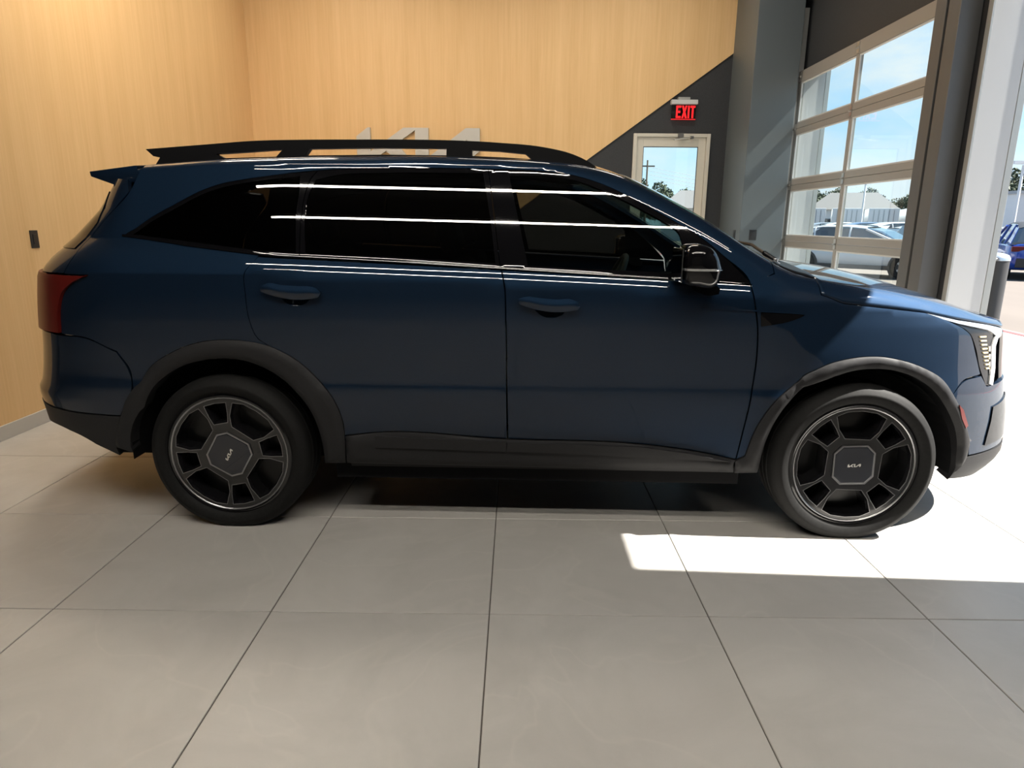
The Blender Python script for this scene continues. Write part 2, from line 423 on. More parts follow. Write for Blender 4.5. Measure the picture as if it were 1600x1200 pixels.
# ------------------------------------------------------------------ the room
S = 0.8
TX0, TY0 = S*-2.1074, S*2.6975           # a crossing of the tile joints
WL, WB, WR = -3.29, 8.77, 3.20           # left wall, back wall, right wall
CEIL = 4.60

floor = structure(mesh_obj('floor', *(lambda m: (m.v, m.f))(MB().box((-9.2, -8.2, -0.15), (WR+0.12, WB+0.2, -0.004))), MAT['grout']))
t = MB(); g = 0.0022
hs = S/2-g; vs_, fs_ = [], []
c = 0.0016
t.add([(-hs,-hs,-0.012),(hs,-hs,-0.012),(hs,hs,-0.012),(-hs,hs,-0.012),(-hs,-hs,-c),(hs,-hs,-c),(hs,hs,-c),(-hs,hs,-c),
       (-hs+c,-hs+c,0),(hs-c,-hs+c,0),(hs-c,hs-c,0),(-hs+c,hs-c,0)],
      [(8,9,10,11)]+[(i, (i+1) % 4, 4+(i+1) % 4, 4+i) for i in range(4)]+[(4+i, 4+(i+1) % 4, 8+(i+1) % 4, 8+i) for i in range(4)])
tile_me = None
for j in range(-9, 9):
    for i in range(-8, 6):
        x, y = TX0+(i+0.5)*S, TY0+(j+0.5)*S
        if y > WB or y < -4.8: continue
        if x < WL and y > 3.3: continue
        if tile_me is None:
            o = t.build('tile', MAT['tile'], floor); tile_me = o.data
        else:
            o = link('tile', tile_me, None, floor)
        o.location = (x, y, 0)
mesh_obj('tile_band', *(lambda m: (m.v, m.f))(MB().box((TX0+6*S+0.004, -8.0, -0.012), (WR+0.10, WB, -0.0005))), MAT['stone'], floor)
mesh_obj('tile_field', *(lambda m: (m.v, m.f))(MB().box((-9.1, -8.1, -0.012), (TX0+6*S, TY0-8*S-0.8, -0.0005))), MAT['tile'], floor)
threshold = structure(MB().box((WR+0.10, 2.0, -0.10), (WR+0.26, 8.3, -0.001)).build('trim_1', MAT['stone']))

structure(MB().box((WL-0.14, 3.30, 0), (WL, WB+0.2, CEIL)).build('wall_left', MAT['wood']))
structure(MB().box((WL, 3.30, 0), (WL+0.014, WB-0.02, 0.095)).build('baseboard_left', MAT['base'], bevel=0.002))

# back wall: charcoal paint with the door opening, oak panelling with a slanted edge on it
DX0, DX1, DZ = 1.441, 2.396, 2.474
m = MB(); m.box((WL-0.14, WB, 0), (DX0, WB+0.2, CEIL)); m.box((DX1, WB, 0), (WR+0.25, WB+0.2, CEIL)); m.box((DX0, WB, DZ), (DX1, WB+0.2, CEIL))
wall_back = structure(m.build('wall_back', MAT['dark_wall']))
m = MB(); prism(m, [(WL, 0.0), (-2.13, 0.0), (0.896, 2.171), (2.735, 3.492), (2.765, CEIL), (WL, CEIL)], [], lambda a, b, d: (a, WB-0.022+d, b), 0.0215)
m.build('wood_panel', MAT['wood'], wall_back)
structure(MB().box((WL+0.014, WB-0.036, 0), (-2.2, WB-0.022, 0.095)).build('baseboard_back', MAT['base'], bevel=0.002))

# right wall with two openings for overhead doors
D1A, D1B, D1Z = 5.40, 8.08, 3.07
D2A, D2B, D2Z = 2.358, 4.96, 3.22
m = MB()
for lo, hi in (((WR, D1B, 0), (WR+0.25, WB, CEIL)), ((WR, D2B, 0), (WR+0.25, D1A, CEIL)), ((WR, D1A, D1Z), (WR+0.25, D1B, CEIL)),
               ((WR, D2A, D2Z), (WR+0.25, D2B, CEIL)), ((WR, -8.0, 0), (WR+0.25, D2A, CEIL))):
    m.box(lo, hi)
structure(m.build('wall_right', MAT['dark_wall']))
m = MB(); m.box((2.597, 7.95, 0), (3.095, WB, CEIL))
structure(m.build('wall_column', MAT['column_paint'], bevel=0.004))
structure(MB().box((-9.2, -8.2, 0), (WR+0.25, -8.0, CEIL)).build('wall_front', MAT['show_wall']))
m = MB(); m.box((-9.2, -8.0, 0), (-9.0, 3.30, CEIL)); m.box((-9.0, 3.30, 0), (WL-0.14, 3.44, CEIL))
structure(m.build('wall_side', MAT['show_wall']))
structure(MB().box((-9.2, -8.2, CEIL), (WR+0.25, WB+0.2, CEIL+0.2)).build('ceiling', MAT['ceiling']))

# white liners on the jambs that face the room, with grey corner angles outside
wall_right = bpy.data.objects['wall_right']
for y, zt in ((D1B, D1Z), (D2B, D2Z)):
    MB().box((WR-0.004, y-0.012, 0), (WR+0.25, y-0.0005, zt)).build('jamb_liner', MAT['white_paint'], wall_right, bevel=0.002)
    MB().box((WR+0.2505, y-0.016, 0), (WR+0.300, y+0.06, zt+0.05)).build('corner_angle', MAT['galv'], wall_right, bevel=0.002)
    MB().box((WR-0.020, y-0.014, 0), (WR-0.0045, y+0.035, zt)).build('inner_angle', MAT['galv'], wall_right, bevel=0.002)

# ------------------------------------------------------------------ glazed sectional overhead door
door1 = structure(empty('door_1', (WR-0.03, (D1A+D1B)/2, 0)))
def part(mb, name, m, root, **k):
    o = mb.build(name, m, None, **k); o.parent = root; o.matrix_parent_inverse = root.matrix_world.inverted() if False else Matrix.Translation(-Vector(root.location)); return o
YN, YF, YM = 5.40, 8.05, 6.725
XD = WR-0.03
rz = [0.06, 0.590, 1.205, 1.829, 2.440, 2.989]
rails = []
for k, z in enumerate(rz):
    h = 0.062 if k not in (0, 5) else 0.060
    lo = z-h; hi = z+h
    if k not in (0, 5):                     # two meeting rails with a joint between
        part(MB().box((XD-0.022, YN, lo), (XD+0.022, YF, z-0.0015)), 'rail', MAT['alu'], door1, bevel=0.002, seg=1)
        part(MB().box((XD-0.022, YN, z+0.0015), (XD+0.022, YF, hi)), 'rail', MAT['alu'], door1, bevel=0.002, seg=1)
    else:
        part(MB().box((XD-0.022, YN, lo), (XD+0.022, YF, hi)), 'rail', MAT['alu'], door1, bevel=0.002, seg=1)
for k in range(5):
    z0, z1 = rz[k]+0.062, rz[k+1]-0.062
    for y0, y1 in ((YN, YN+0.055), (YM-0.027, YM+0.027), (YF-0.055, YF)):
        part(MB().box((XD-0.022, y0, z0), (XD+0.022, y1, z1)), 'stile', MAT['alu'], door1, bevel=0.002, seg=1)
    for y0, y1 in ((YN+0.055, YM-0.027), (YM+0.027, YF-0.055)):
        pn = part(MB().box((XD-0.003, y0, z0), (XD+0.003, y1, z1)), 'pane', MAT['pane'], door1)
        b = MB(); w = 0.014                  # glazing bead round the pane
        for lo, hi in (((XD-0.016, y0, z0), (XD-0.0035, y0+w, z1)), ((XD-0.016, y1-w, z0), (XD-0.0035, y1, z1)), ((XD-0.016, y0+w, z0), (XD-0.0035, y1-w, z0+w)), ((XD-0.016, y0+w, z1-w), (XD-0.0035, y1-w, z1))):
            b.box(lo, hi)
        o = b.build('bead', MAT['white_paint'], pn)
for z in rz[1:]:
    for y in (YM, YF-0.03, YN+0.03):
        b = MB().box((XD-0.030, y-0.022, z-0.05), (XD-0.0225, y+0.022, z+0.05)).cyl((XD-0.034, y-0.024, z), (XD-0.034, y+0.024, z), 0.009, n=10)
        part(b, 'hinge', MAT['zinc'], door1)
    for y, s in ((YF, 1), (YN, -1)):
        b = MB().cyl((XD-0.045, y-0.03*s, z), (XD-0.045, y+0.035*s, z), 0.006, n=8).cyl((XD-0.045, y+0.012*s, z), (XD-0.045, y+0.034*s, z), 0.024, n=14)
        part(b, 'roller', MAT['zinc'], door1)
# tracks either side
tk = MB().box((XD-0.075, YF+0.012, 0), (XD-0.02, YF+0.018, 3.7)).box((XD-0.075, YF+0.018, 0), (XD-0.070, YF+0.045, 3.7)).box((XD-0.022, YF+0.012, 0), (XD+0.02, YF+0.028, 3.7))
part(tk, 'track', MAT['galv'], door1)
tk = MB().box((XD-0.12, 5.262, 0), (XD+0.025, 5.392, 3.9))
part(tk, 'track', MAT['steel_dark'], door1, bevel=0.003)
tk = MB().box((XD-0.10, 5.222, 0), (XD-0.02, 5.256, 3.9)); part(tk, 'track_angle', MAT['galv'], door1, bevel=0.002)
tk = MB().box((XD-0.13, 5.075, 0), (XD+0.025, 5.215, 3.9)); part(tk, 'track_cover', MAT['steel_dark'], door1, bevel=0.004)
b = MB()
for z in (0.5, 1.05, 1.6, 2.2, 2.8):
    b.cyl((XD-0.108, 5.239, z), (XD-0.099, 5.239, z), 0.010, n=8)
part(b, 'track_bolts', MAT['zinc'], door1)

# ------------------------------------------------------------------ exit door in the back wall
door2 = structure(empty('door_2', ((DX0+DX1)/2, WB, 0)))
def frame_box(lo, hi, name, m, root, **k): return part(MB().box(lo, hi), name, m, root, **k)
for lo, hi in (((DX0, WB-0.03, 0), (DX0+0.045, WB+0.12, DZ)), ((DX1-0.045, WB-0.03, 0), (DX1, WB+0.12, DZ)), ((DX0+0.045, WB-0.03, DZ-0.04), (DX1-0.045, WB+0.12, DZ))):
    frame_box(lo, hi, 'door_jamb', MAT['cream_frame'], door2, bevel=0.004)
GX0, GX1, GZ0, GZ1 = 1.572, 2.258, 0.28, 2.322
for lo, hi in (((DX0+0.048, WB, 0.01), (GX0, WB+0.05, DZ-0.043)), ((GX1, WB, 0.01), (DX1-0.048, WB+0.05, DZ-0.043)), ((GX0, WB, GZ1), (GX1, WB+0.05, DZ-0.043)), ((GX0, WB, 0.01), (GX1, WB+0.05, GZ0))):
    frame_box(lo, hi, 'leaf_frame', MAT['cream_frame'], door2, bevel=0.003)
frame_box((GX0, WB+0.02, GZ0), (GX1, WB+0.026, GZ1), 'pane', MAT['pane'], door2)
gk = MB()
for lo, hi in (((GX0, WB+0.010, GZ0), (GX0+0.008, WB+0.019, GZ1)), ((GX1-0.008, WB+0.010, GZ0), (GX1, WB+0.019, GZ1)), ((GX0, WB+0.010, GZ1-0.008), (GX1, WB+0.019, GZ1))): gk.box(lo, hi)
part(gk, 'gasket', MAT['black_plate'], door2)
part(MB().box((1.985, WB-0.075, 2.425), (2.05, WB-0.031, 2.475)), 'closer_body', MAT['steel_dark'], door2, bevel=0.004)
part(MB().tube([(2.015, WB-0.055, 2.43), (1.93, WB-0.09, 2.395)], 0.009).tube([(1.93, WB-0.09, 2.395), (2.08, WB-0.08, 2.42), (2.16, WB-0.06, 2.425)], 0.007), 'closer_arm', MAT['zinc'], door2)
part(MB().box((2.14, WB-0.07, 2.41), (2.175, WB-0.031, 2.44)), 'arm_bracket', MAT['steel_dark'], door2)

# ------------------------------------------------------------------ exit sign, wall plates, wall letters
sg = tag(empty('exit_sign', (2.03, WB-0.05, 2.74)), 'red EXIT sign with pale top bar above the glazed white door', 'sign')
part(MB().box((1.872, WB-0.085, 2.806), (2.196, WB-0.012, 2.858)), 'housing', MAT['white_paint'], sg, bevel=0.006)
part(MB().box((1.955, WB-0.075, 2.858), (2.10, WB-0.001, 2.888)), 'mount_cap', MAT['galv'], sg, bevel=0.004)
part(MB().box((1.886, WB-0.050, 2.640), (2.182, WB-0.042, 2.806)), 'panel', MAT['exit_glass'], sg)
part(MB().box((1.886, WB-0.056, 2.634), (2.182, WB-0.036, 2.6398)), 'edge_strip', MAT['exit_red'], sg)
LET = {'E': [(0,0),(0.6,0),(0.6,0.16),(0.2,0.16),(0.2,0.42),(0.52,0.42),(0.52,0.58),(0.2,0.58),(0.2,0.84),(0.6,0.84),(0.6,1),(0,1)],
       'X': [(0,0),(0.22,0),(0.33,0.32),(0.44,0),(0.66,0),(0.45,0.5),(0.66,1),(0.44,1),(0.33,0.68),(0.22,1),(0,1),(0.21,0.5)],
       'I': [(0,0),(0.2,0),(0.2,1),(0,1)], 'T': [(0.2,0),(0.4,0),(0.4,0.84),(0.6,0.84),(0.6,1),(0,1),(0,0.84),(0.2,0.84)]}
xx = 1.940
for ch, wd in (('E', 0.6), ('X', 0.66), ('I', 0.2), ('T', 0.6)):
    sc = 0.142; k = 0.098; m = MB()
    prism(m, ccw(LET[ch]), [], lambda a, b, d, xx=xx: (xx+a*k, WB-0.060+d, 2.650+b*sc), 0.006)
    part(m, 'letter', MAT['exit_red'], sg); xx += wd*k+0.010

def wall_plate(name, label, loc, rz, w=0.075, h=0.118):
    r = tag(empty(name, loc, rz), label, 'wall plate')
    MB().box((-w/2, -0.006, -h/2), (w/2, -0.0004, h/2)).build('plate', MAT['black_plate'], r, bevel=0.0015)
    MB().box((-0.017, -0.010, -0.033), (0.017, -0.0062, 0.033)).build('rocker', MAT['black_plate'], r, bevel=0.001)
    return r
wall_plate('wall_plate', 'black wall plate on the oak left wall', (WL, 4.607, 1.25), math.radians(90))
wall_plate('wall_plate', 'black switch plate on the grey column face', (2.752, 7.95, 1.268), 0, 0.085)
wall_plate('wall_plate', 'dark switch plate on the narrow left side of the grey column', (2.597, 8.14, 1.262), math.radians(-90), 0.08)
m = MB(); logo_mesh(m, lambda a, b, d: (-1.235+a, WB-0.062+d, 2.325+b), 0.039, 1.53)
tag(m.build('wall_letters', MAT['brushed']), 'large brushed silver angular letters on the oak wall behind the roof rails', 'sign')

# ------------------------------------------------------------------ linear ceiling lamps, then fill panels added for the oak walls
for k, (y, lab) in enumerate(((0.45, 'long linear ceiling lamp nearer the dark blue car'), (-0.33, 'long linear ceiling lamp farther from the dark blue car'))):
    r = tag(empty('linear_lamp', (0.0, y, 4.30)), lab, 'lamp')
    MB().box((-2.81, -0.028, 0.0), (2.61, 0.028, 0.06)).build('lamp_housing', MAT['lamp_body'], r, bevel=0.003)
    MB().box((-2.80, -0.017, -0.012), (2.60, 0.017, -0.0005)).build('diffuser', MAT['lamp_white'], r)
    for x in (-2.4, 0.0, 2.3):
        MB().cyl((x, 0, 0.06), (x, 0, 0.299), 0.004, n=6).build('suspension_rod', MAT['lamp_body'], r)
for x, y, lab in ((-2.35, 5.0, 'added fill light panel near the oak left wall'), (-1.9, 7.3, 'added fill light panel in the oak corner'), (0.0, 6.9, 'added fill light panel before the wall letters'), (1.5, 7.2, 'added fill light panel before the slanted oak edge')):  # out-of-view panels, added only to light the oak
    r = tag(empty('fill_panel', (x, y, CEIL)), lab, 'lamp')
    MB().box((-0.62, -0.32, -0.05), (0.62, 0.32, -0.0005)).build('lamp_housing', MAT['lamp_body'], r, bevel=0.004)
    MB().box((-0.59, -0.29, -0.058), (0.59, 0.29, -0.0505)).build('diffuser', MAT['fill_left' if x < -2 else 'fill_white'], r)
# ------------------------------------------------------------------ materials of the car
def paint_mat(name, col, rough=0.68, metal=1.0):
    m = mat(name, col, rough=rough, metal=metal, coat=1.0, coat_rough=0.012)
    n, l, b = nodes(m)
    tc = n.new('ShaderNodeTexCoord'); v = n.new('ShaderNodeTexVoronoi'); v.inputs['Scale'].default_value = 900
    h = n.new('ShaderNodeMixRGB'); h.inputs[1].default_value = (*[c*0.82 for c in col], 1); h.inputs[2].default_value = (*[c*1.2 for c in col], 1)
    l(tc.outputs['Object'], v.inputs['Vector']); l(v.outputs['Color'], h.inputs[0]); l(h.outputs[0], b.inputs['Base Color'])
    return m
MAT['paint'] = paint_mat('dark_blue_metallic', (0.0105, 0.026, 0.055))
MAT['gloss_black'] = mat('gloss_black', (0.004, 0.004, 0.005), rough=0.025)
MAT['cladding'] = mat('textured_grey_plastic', (0.020, 0.020, 0.021), rough=0.55, spec=0.18); add_noise_colour(MAT['cladding'], (0.018, 0.018, 0.019), (0.023, 0.023, 0.025), nscale=300, bump=0.05)
MAT['rail_black'] = mat('satin_black', (0.008, 0.008, 0.009), rough=0.38, spec=0.2)
MAT['rubber'] = mat('tyre_rubber', (0.011, 0.0107, 0.0104), rough=0.66, spec=0.14); add_noise_colour(MAT['rubber'], (0.009, 0.009, 0.009), (0.012, 0.012, 0.012), nscale=90, bump=0.05)
MAT['alloy'] = mat('gloss_black_alloy', (0.007, 0.007, 0.008), rough=0.16, coat=0.5)
MAT['rim_edge'] = mat('machined_grey_edge', (0.33, 0.33, 0.34), rough=0.28, metal=0.9)
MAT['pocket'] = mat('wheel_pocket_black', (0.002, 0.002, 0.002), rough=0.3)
MAT['tint'] = glass_mat('tinted_window', (0.30, 0.31, 0.295), ior=1.52)
MAT['privacy'] = glass_mat('privacy_window', (0.020, 0.020, 0.019), ior=1.52)
MAT['windscreen'] = glass_mat('windscreen', (0.72, 0.86, 0.83), ior=1.5)
MAT['interior'] = mat('interior_black', (0.008, 0.008, 0.009), rough=0.8, spec=0.1)
MAT['leather'] = mat('dark_grey_leather', (0.05, 0.05, 0.05), rough=0.5)
MAT['red_lens'] = mat('red_tail_lens', (0.10, 0.008, 0.006), rough=0.3, spec=0.25)
MAT['dark_red'] = mat('dark_red_reflector', (0.13, 0.012, 0.010), rough=0.3, coat=0.5)
MAT['chrome'] = mat('chrome', (0.75, 0.76, 0.78), rough=0.08, metal=1.0)
MAT['satin_chrome'] = mat('satin_silver', (0.62, 0.64, 0.66), rough=0.25, metal=0.8)
MAT['lamp_dark'] = mat('lamp_inner_black', (0.012, 0.013, 0.016), rough=0.2)
MAT['amber'] = mat('pale_amber_led', (0.75, 0.62, 0.36), rough=0.2)
MAT['white_led'] = mat('white_led_bar', (0.85, 0.86, 0.88), rough=0.15, coat=1.0)
MAT['lens'] = glass_mat('lamp_lens', (0.95, 0.97, 1.0))
MAT['disc'] = mat('brake_disc_steel', (0.10, 0.10, 0.10), rough=0.4, metal=0.8)
MAT['mirror'] = mat('mirror_glass', (0.8, 0.82, 0.84), rough=0.02, metal=1.0)

CAR_LOC, CAR_RZ = (0.1135, 3.75, 0.0), math.radians(-1.1)
car = tag(empty('car', CAR_LOC, CAR_RZ), 'large dark blue SUV with black roof rails and black wheels parked indoors on grey tiles', 'car')

def to_uz(p): return (p[0], p[1]) if len(p) == 3 else (u_of(p[0], p[1]), p[1])
def mirror_copy(o, parent=None):
    c = o.copy(); COL.objects.link(c); c.parent = parent or o.parent; c.scale = (1, -1, 1); return c
def surf_part(name, outer, m, parent=car, holes=(), off=0.0, thick=0.022, res=0.03, gap=0.0018, mirror=True, step=None, corner=38.0, curve=True, bowl=None):
    step = step or res*0.8
    O = ccw(smooth_outline([to_uz(p) for p in outer], step, corner, curve))
    if gap: O = inset(O, gap)
    H = [ccw(smooth_outline([to_uz(p) for p in h], step, corner, curve)) for h in holes]
    V, T, B = triangulate(O, H, res)
    if bowl: D = edge_dist(V[:, 0], V[:, 1], O)
    top, nor = [], []
    for i, (u, z) in enumerate(V):
        p = np.array(surf(u, z)); n = np.array(surf_normal(u, z)); f = off+(bowl(D[i]) if bowl else 0.0)
        top.append(tuple(p+n*f)); nor.append(tuple(n))
    bi = sorted({i for e in B for i in e}); k1 = {i: len(V)+j for j, i in enumerate(bi)}; k2 = {i: len(V)+len(bi)+j for j, i in enumerate(bi)}
    verts = top+[top[i] for i in bi]+[tuple(np.array(top[i])-np.array(nor[i])*thick) for i in bi]
    faces = [tuple(f) for f in T]+[(b, a, k2[a], k2[b]) for a, b in B] if False else [tuple(f) for f in T]+[(k1[b], k1[a], k2[a], k2[b]) for a, b in B]
    o = mesh_obj(name, verts, faces, m, parent, smooth=True)
    if not bowl:
        me = o.data; ln = []
        for p in me.polygons:
            for vi in p.vertices:
                ln.append(nor[vi] if vi < len(V) else tuple(p.normal))
        me.normals_split_custom_set(ln)
    if mirror: mirror_copy(o)
    return o

ARCH_F = [(0.904,0.295),(0.896,0.356),(0.936,0.383),(0.965,0.5126),(1.032,0.6427),(1.133,0.7465),(1.259,0.8181),(1.356,0.8404),(1.453,0.8456),(1.558,0.8303),(1.670,0.7945),(1.772,0.7401),(1.841,0.6656),(1.899,0.5905),(1.955,0.5016),(1.991,0.4289),(1.987,0.3578)]
ARCH_F_IN = [(1.909,0.2510),(1.925,0.3433),(1.913,0.4316),(1.834,0.5777),(1.695,0.7183),(1.520,0.7869),(1.349,0.7825),(1.182,0.7216),(1.065,0.5998),(1.016,0.4550),(1.005,0.2996)]
ARCH_R = [(-1.922,0.3738),(-1.870,0.5272),(-1.802,0.6458),(-1.714,0.745),(-1.594,0.828),(-1.459,0.876),(-1.312,0.886),(-1.166,0.863),(-1.059,0.807),(-0.967,0.721),(-0.9,0.63),(-0.866,0.53),(-0.861,0.421),(-0.87,0.313)]
ARCH_R_IN = [(-0.965,0.311),(-0.966,0.419),(-1.01,0.583),(-1.132,0.725),(-1.271,0.793),(-1.42,0.800),(-1.575,0.757),(-1.705,0.656),(-1.803,0.5147),(-1.845,0.3503)]
DLO_TOP = [(-1.799,1.3209),(-1.684,1.395),(-1.576,1.455),(-1.461,1.514),(-1.384,1.541),(-1.286,1.560),(-1.173,1.577),(-0.954,1.603),(-0.677,1.613),(-0.222,1.614),(0.016,1.606),(0.14,1.59),(0.305,1.538),(0.428,1.477),(0.572,1.401),(0.67,1.344),(0.777,1.261),(0.886,1.155)]
DLO_BOT = [(0.749,1.159),(0.569,1.168),(0.156,1.187),(-0.16,1.203),(-0.602,1.224),(-1.15,1.246),(-1.492,1.282)]
RD_REAR = [(-1.211,0.896),(-1.239,0.974),(-1.246,1.084),(-1.242,1.178),(-1.194,1.240)]
FD_FRONT = [(0.886,1.143),(0.902,1.071),(0.923,0.971),(0.933,0.849),(0.927,0.665),(0.909,0.484),(0.898,0.366)]
SILL_TOP = [(-0.863,0.452),(-0.73,0.470),(-0.13,0.449),(0.466,0.435),(0.696,0.407),(0.898,0.366)]
UF, UR = FX0+LF, RX0-LR

# body side: quarter panel, roof edge and windscreen pillar in one pressing
top_line = [(x, top_z(x)-0.001) for x in np.linspace(0.99, -1.735, 44)]
side = [(0.889,1.146),(0.990,1.1925)]+top_line+[(-1.787,1.5081),(-1.900,1.3880),(-1.981,1.2920),(-2.029,1.2009),(-2.047,1.1585),(-1.917,1.1571),(-2.001,1.1223),(-2.057,1.0789),(-2.092,1.0119),(-2.114,0.8939),(-1.961,0.8805),(-1.840,0.8279),(-1.800,0.7598),(-1.791,0.6547)]
side += ARCH_R[3:8]+RD_REAR+[(-1.19,1.249)]+DLO_BOT[::-1][1:1]+[(-1.492,1.282)]+DLO_TOP
surf_part('body_side', side, MAT['paint'], res=0.0095, step=0.009, gap=0.0012)
# doors
HANDLES = {'r': [(-1.173,1.122),(-1.129,1.136),(-1.089,1.129),(-1.007,1.124),(-0.966,1.124),(-0.931,1.114),(-0.916,1.096),(-0.928,1.076),(-0.983,1.068),(-1.119,1.082),(-1.168,1.098)],
           'f': [(-0.088,1.081),(-0.042,1.092),(-0.005,1.087),(0.076,1.081),(0.13,1.083),(0.165,1.072),(0.174,1.054),(0.164,1.038),(0.105,1.029),(-0.025,1.041),(-0.08,1.059)]}
CUPS = {'r': [(-1.105,1.125),(-0.960,1.115),(-0.960,1.085),(-0.987,1.050),(-1.026,1.038),(-1.067,1.045),(-1.10,1.08)], 'f': [(-0.03,1.082),(0.118,1.072),(0.120,1.040),(0.102,1.012),(0.062,0.999),(0.016,1.007),(-0.02,1.04)]}
rdoor = RD_REAR[::-1]+[(-1.19,1.240)][:0]+ARCH_R[7:13]+SILL_TOP[:3]+[(-0.134,0.705),(-0.139,0.988),(-0.149,1.149),(-0.160,1.195)]+[(-0.602,1.215),(-1.15,1.238)]
fdoor = [(-0.157,1.195),(-0.146,1.149),(-0.136,0.988),(-0.131,0.705),(-0.125,0.449)]+SILL_TOP[3:]+FD_FRONT[::-1][1:]+[(0.749,1.151),(0.569,1.160),(0.156,1.179)]
for key, outl in (('r', rdoor), ('f', fdoor)):
    d = surf_part('door', outl, MAT['paint'], holes=[CUPS[key]], res=0.028, step=0.018)
    dm = [c for c in car.children if c.data is d.data and c is not d][0]
    cup = surf_part('handle_cup', CUPS[key], MAT['paint'], parent=d, off=0.0, gap=0, thick=0.004, res=0.012, mirror=False, bowl=lambda q: -0.030*smooth01(q/0.032))
    c2 = cup.copy(); COL.objects.link(c2); c2.parent = dm
    hd = surf_part('door_handle', HANDLES[key], MAT['paint'], parent=d, off=0.026, gap=0, thick=0.018, res=0.010, step=0.008, mirror=False, bowl=lambda q: 0.010*smooth01(q/0.026))
    c2 = hd.copy(); COL.objects.link(c2); c2.parent = dm
    if key == 'f':
        hd['label'] = 'front door handle'
# cut line between bonnet and front wing
seam_xz = [(1.191,1.109),(1.281,1.0734),(1.468,1.0537),(1.650,1.0334),(1.837,0.9987),(2.050,0.9624),(2.187,0.9349)]
seam_tab = [(u_of(x, z), z) for x, z in seam_xz]+[(UF, 0.934)]
# front wing with its side ornament
fender = FD_FRONT[::-1]
fender = [(x+0.003, z) for x, z in FD_FRONT[::-1]]+[(0.893,1.149),(0.9925,1.1905)]+[(x, top_z(x)-0.002) for x in (0.9926, 1.015, 1.04, 1.10, 1.150, 1.187)]+[(1.1885,1.130)]+[(u, interp(u, seam_tab)-0.003, 1) for u in np.linspace(u_of(1.1895, 1.1), u_of(1.66, 1.03), 26)]+[(1.761,0.9992),(1.838,0.9683),(1.904,0.9306),(1.958,0.8305),(1.999,0.7438),(1.884,0.7188)]+ARCH_F[::-1][4:-2]
VENT = [(0.932,1.034),(1.071,1.0303),(1.119,1.0259),(1.109,1.0189),(1.053,0.9965),(0.938,0.974)]
surf_part('fender', fender, MAT['paint'], holes=[], res=0.026, step=0.018)
surf_part('fender_ornament', VENT, MAT['gloss_black'], off=0.003, gap=0, thick=0.006, res=0.02, step=0.012, corner=60)
surf_part('ornament_edge', [(0.684,1.052),(0.901,1.0445),(1.071,1.0358),(1.124,1.0287),(1.122,1.0249),(1.071,1.0293),(0.901,1.038),(0.684,1.049)], MAT['paint'], off=0.006, gap=0, thick=0.008, res=0.02, step=0.01, curve=False)
# windows: gloss black surround in three pieces, each with its pane
GQ = [(-1.757,1.3259),(-1.669,1.384),(-1.561,1.443),(-1.45,1.50),(-1.369,1.527),(-1.28,1.545),(-1.16,1.562),(-1.035,1.576),(-1.034,1.511),(-1.040,1.443),(-1.034,1.257),(-1.151,1.263),(-1.492,1.298)]
GR = [(-0.992,1.257),(-1.002,1.403),(-0.996,1.484),(-0.965,1.562),(-0.869,1.583),(-0.676,1.593),(-0.246,1.595),(-0.210,1.402),(-0.185,1.223),(-0.602,1.243)]
GF = [(-0.047,1.214),(-0.133,1.585),(0.016,1.585),(0.135,1.571),(0.286,1.519),(0.428,1.450),(0.552,1.382),(0.585,1.359),(0.605,1.299),(0.615,1.184),(0.426,1.195),(0.156,1.205)]
S1 = [(-1.018,1.2415),(-1.018,1.41),(-1.010,1.49),(-0.985,1.570),(-0.958,1.6025)]; S2 = [(-0.164,1.2032),(-0.190,1.39),(-0.224,1.6138)]
trq = S1+DLO_TOP[:7][::-1]+[(-1.492,1.284),(-1.19,1.250)]
trr = S1[::-1]+[(-0.602,1.224)]+S2+[(-0.677,1.613)]
trf = S2[::-1]+[(0.156,1.187),(0.569,1.168),(0.749,1.159)]+DLO_TOP[10:][::-1]
for outl, gl, gm, lab in ((trq, GQ, 'privacy', 'rear quarter window, very dark glass'), (trr, GR, 'privacy', 'rear door window, very dark glass'), (trf, GF, 'tint', 'front door window with see-through dark glass')):
    a = surf_part('window_trim', outl, MAT['gloss_black'], holes=[gl], off=0.001, res=0.03, step=0.016, gap=0.0016, thick=0.015)
    am = [c for c in car.children if c.data is a.data and c is not a][0]
    w = surf_part('side_window', gl, MAT[gm], parent=a, off=-0.0015, gap=0.0004, res=0.03, step=0.016, thick=0.004, mirror=False); w['label'] = lab
    c2 = w.copy(); COL.objects.link(c2); c2.parent = am
# black belt moulding under the glass
belt_up = [(-1.802,1.3219)]+DLO_BOT[::-1]+[(0.880,1.153)]
belt = [(x, z+0.004) for x, z in belt_up]+[(x, z-0.005) for x, z in belt_up[::-1]]
surf_part('belt_moulding', belt, MAT['gloss_black'], off=0.005, gap=0, thick=0.007, res=0.05, step=0.03, curve=False)
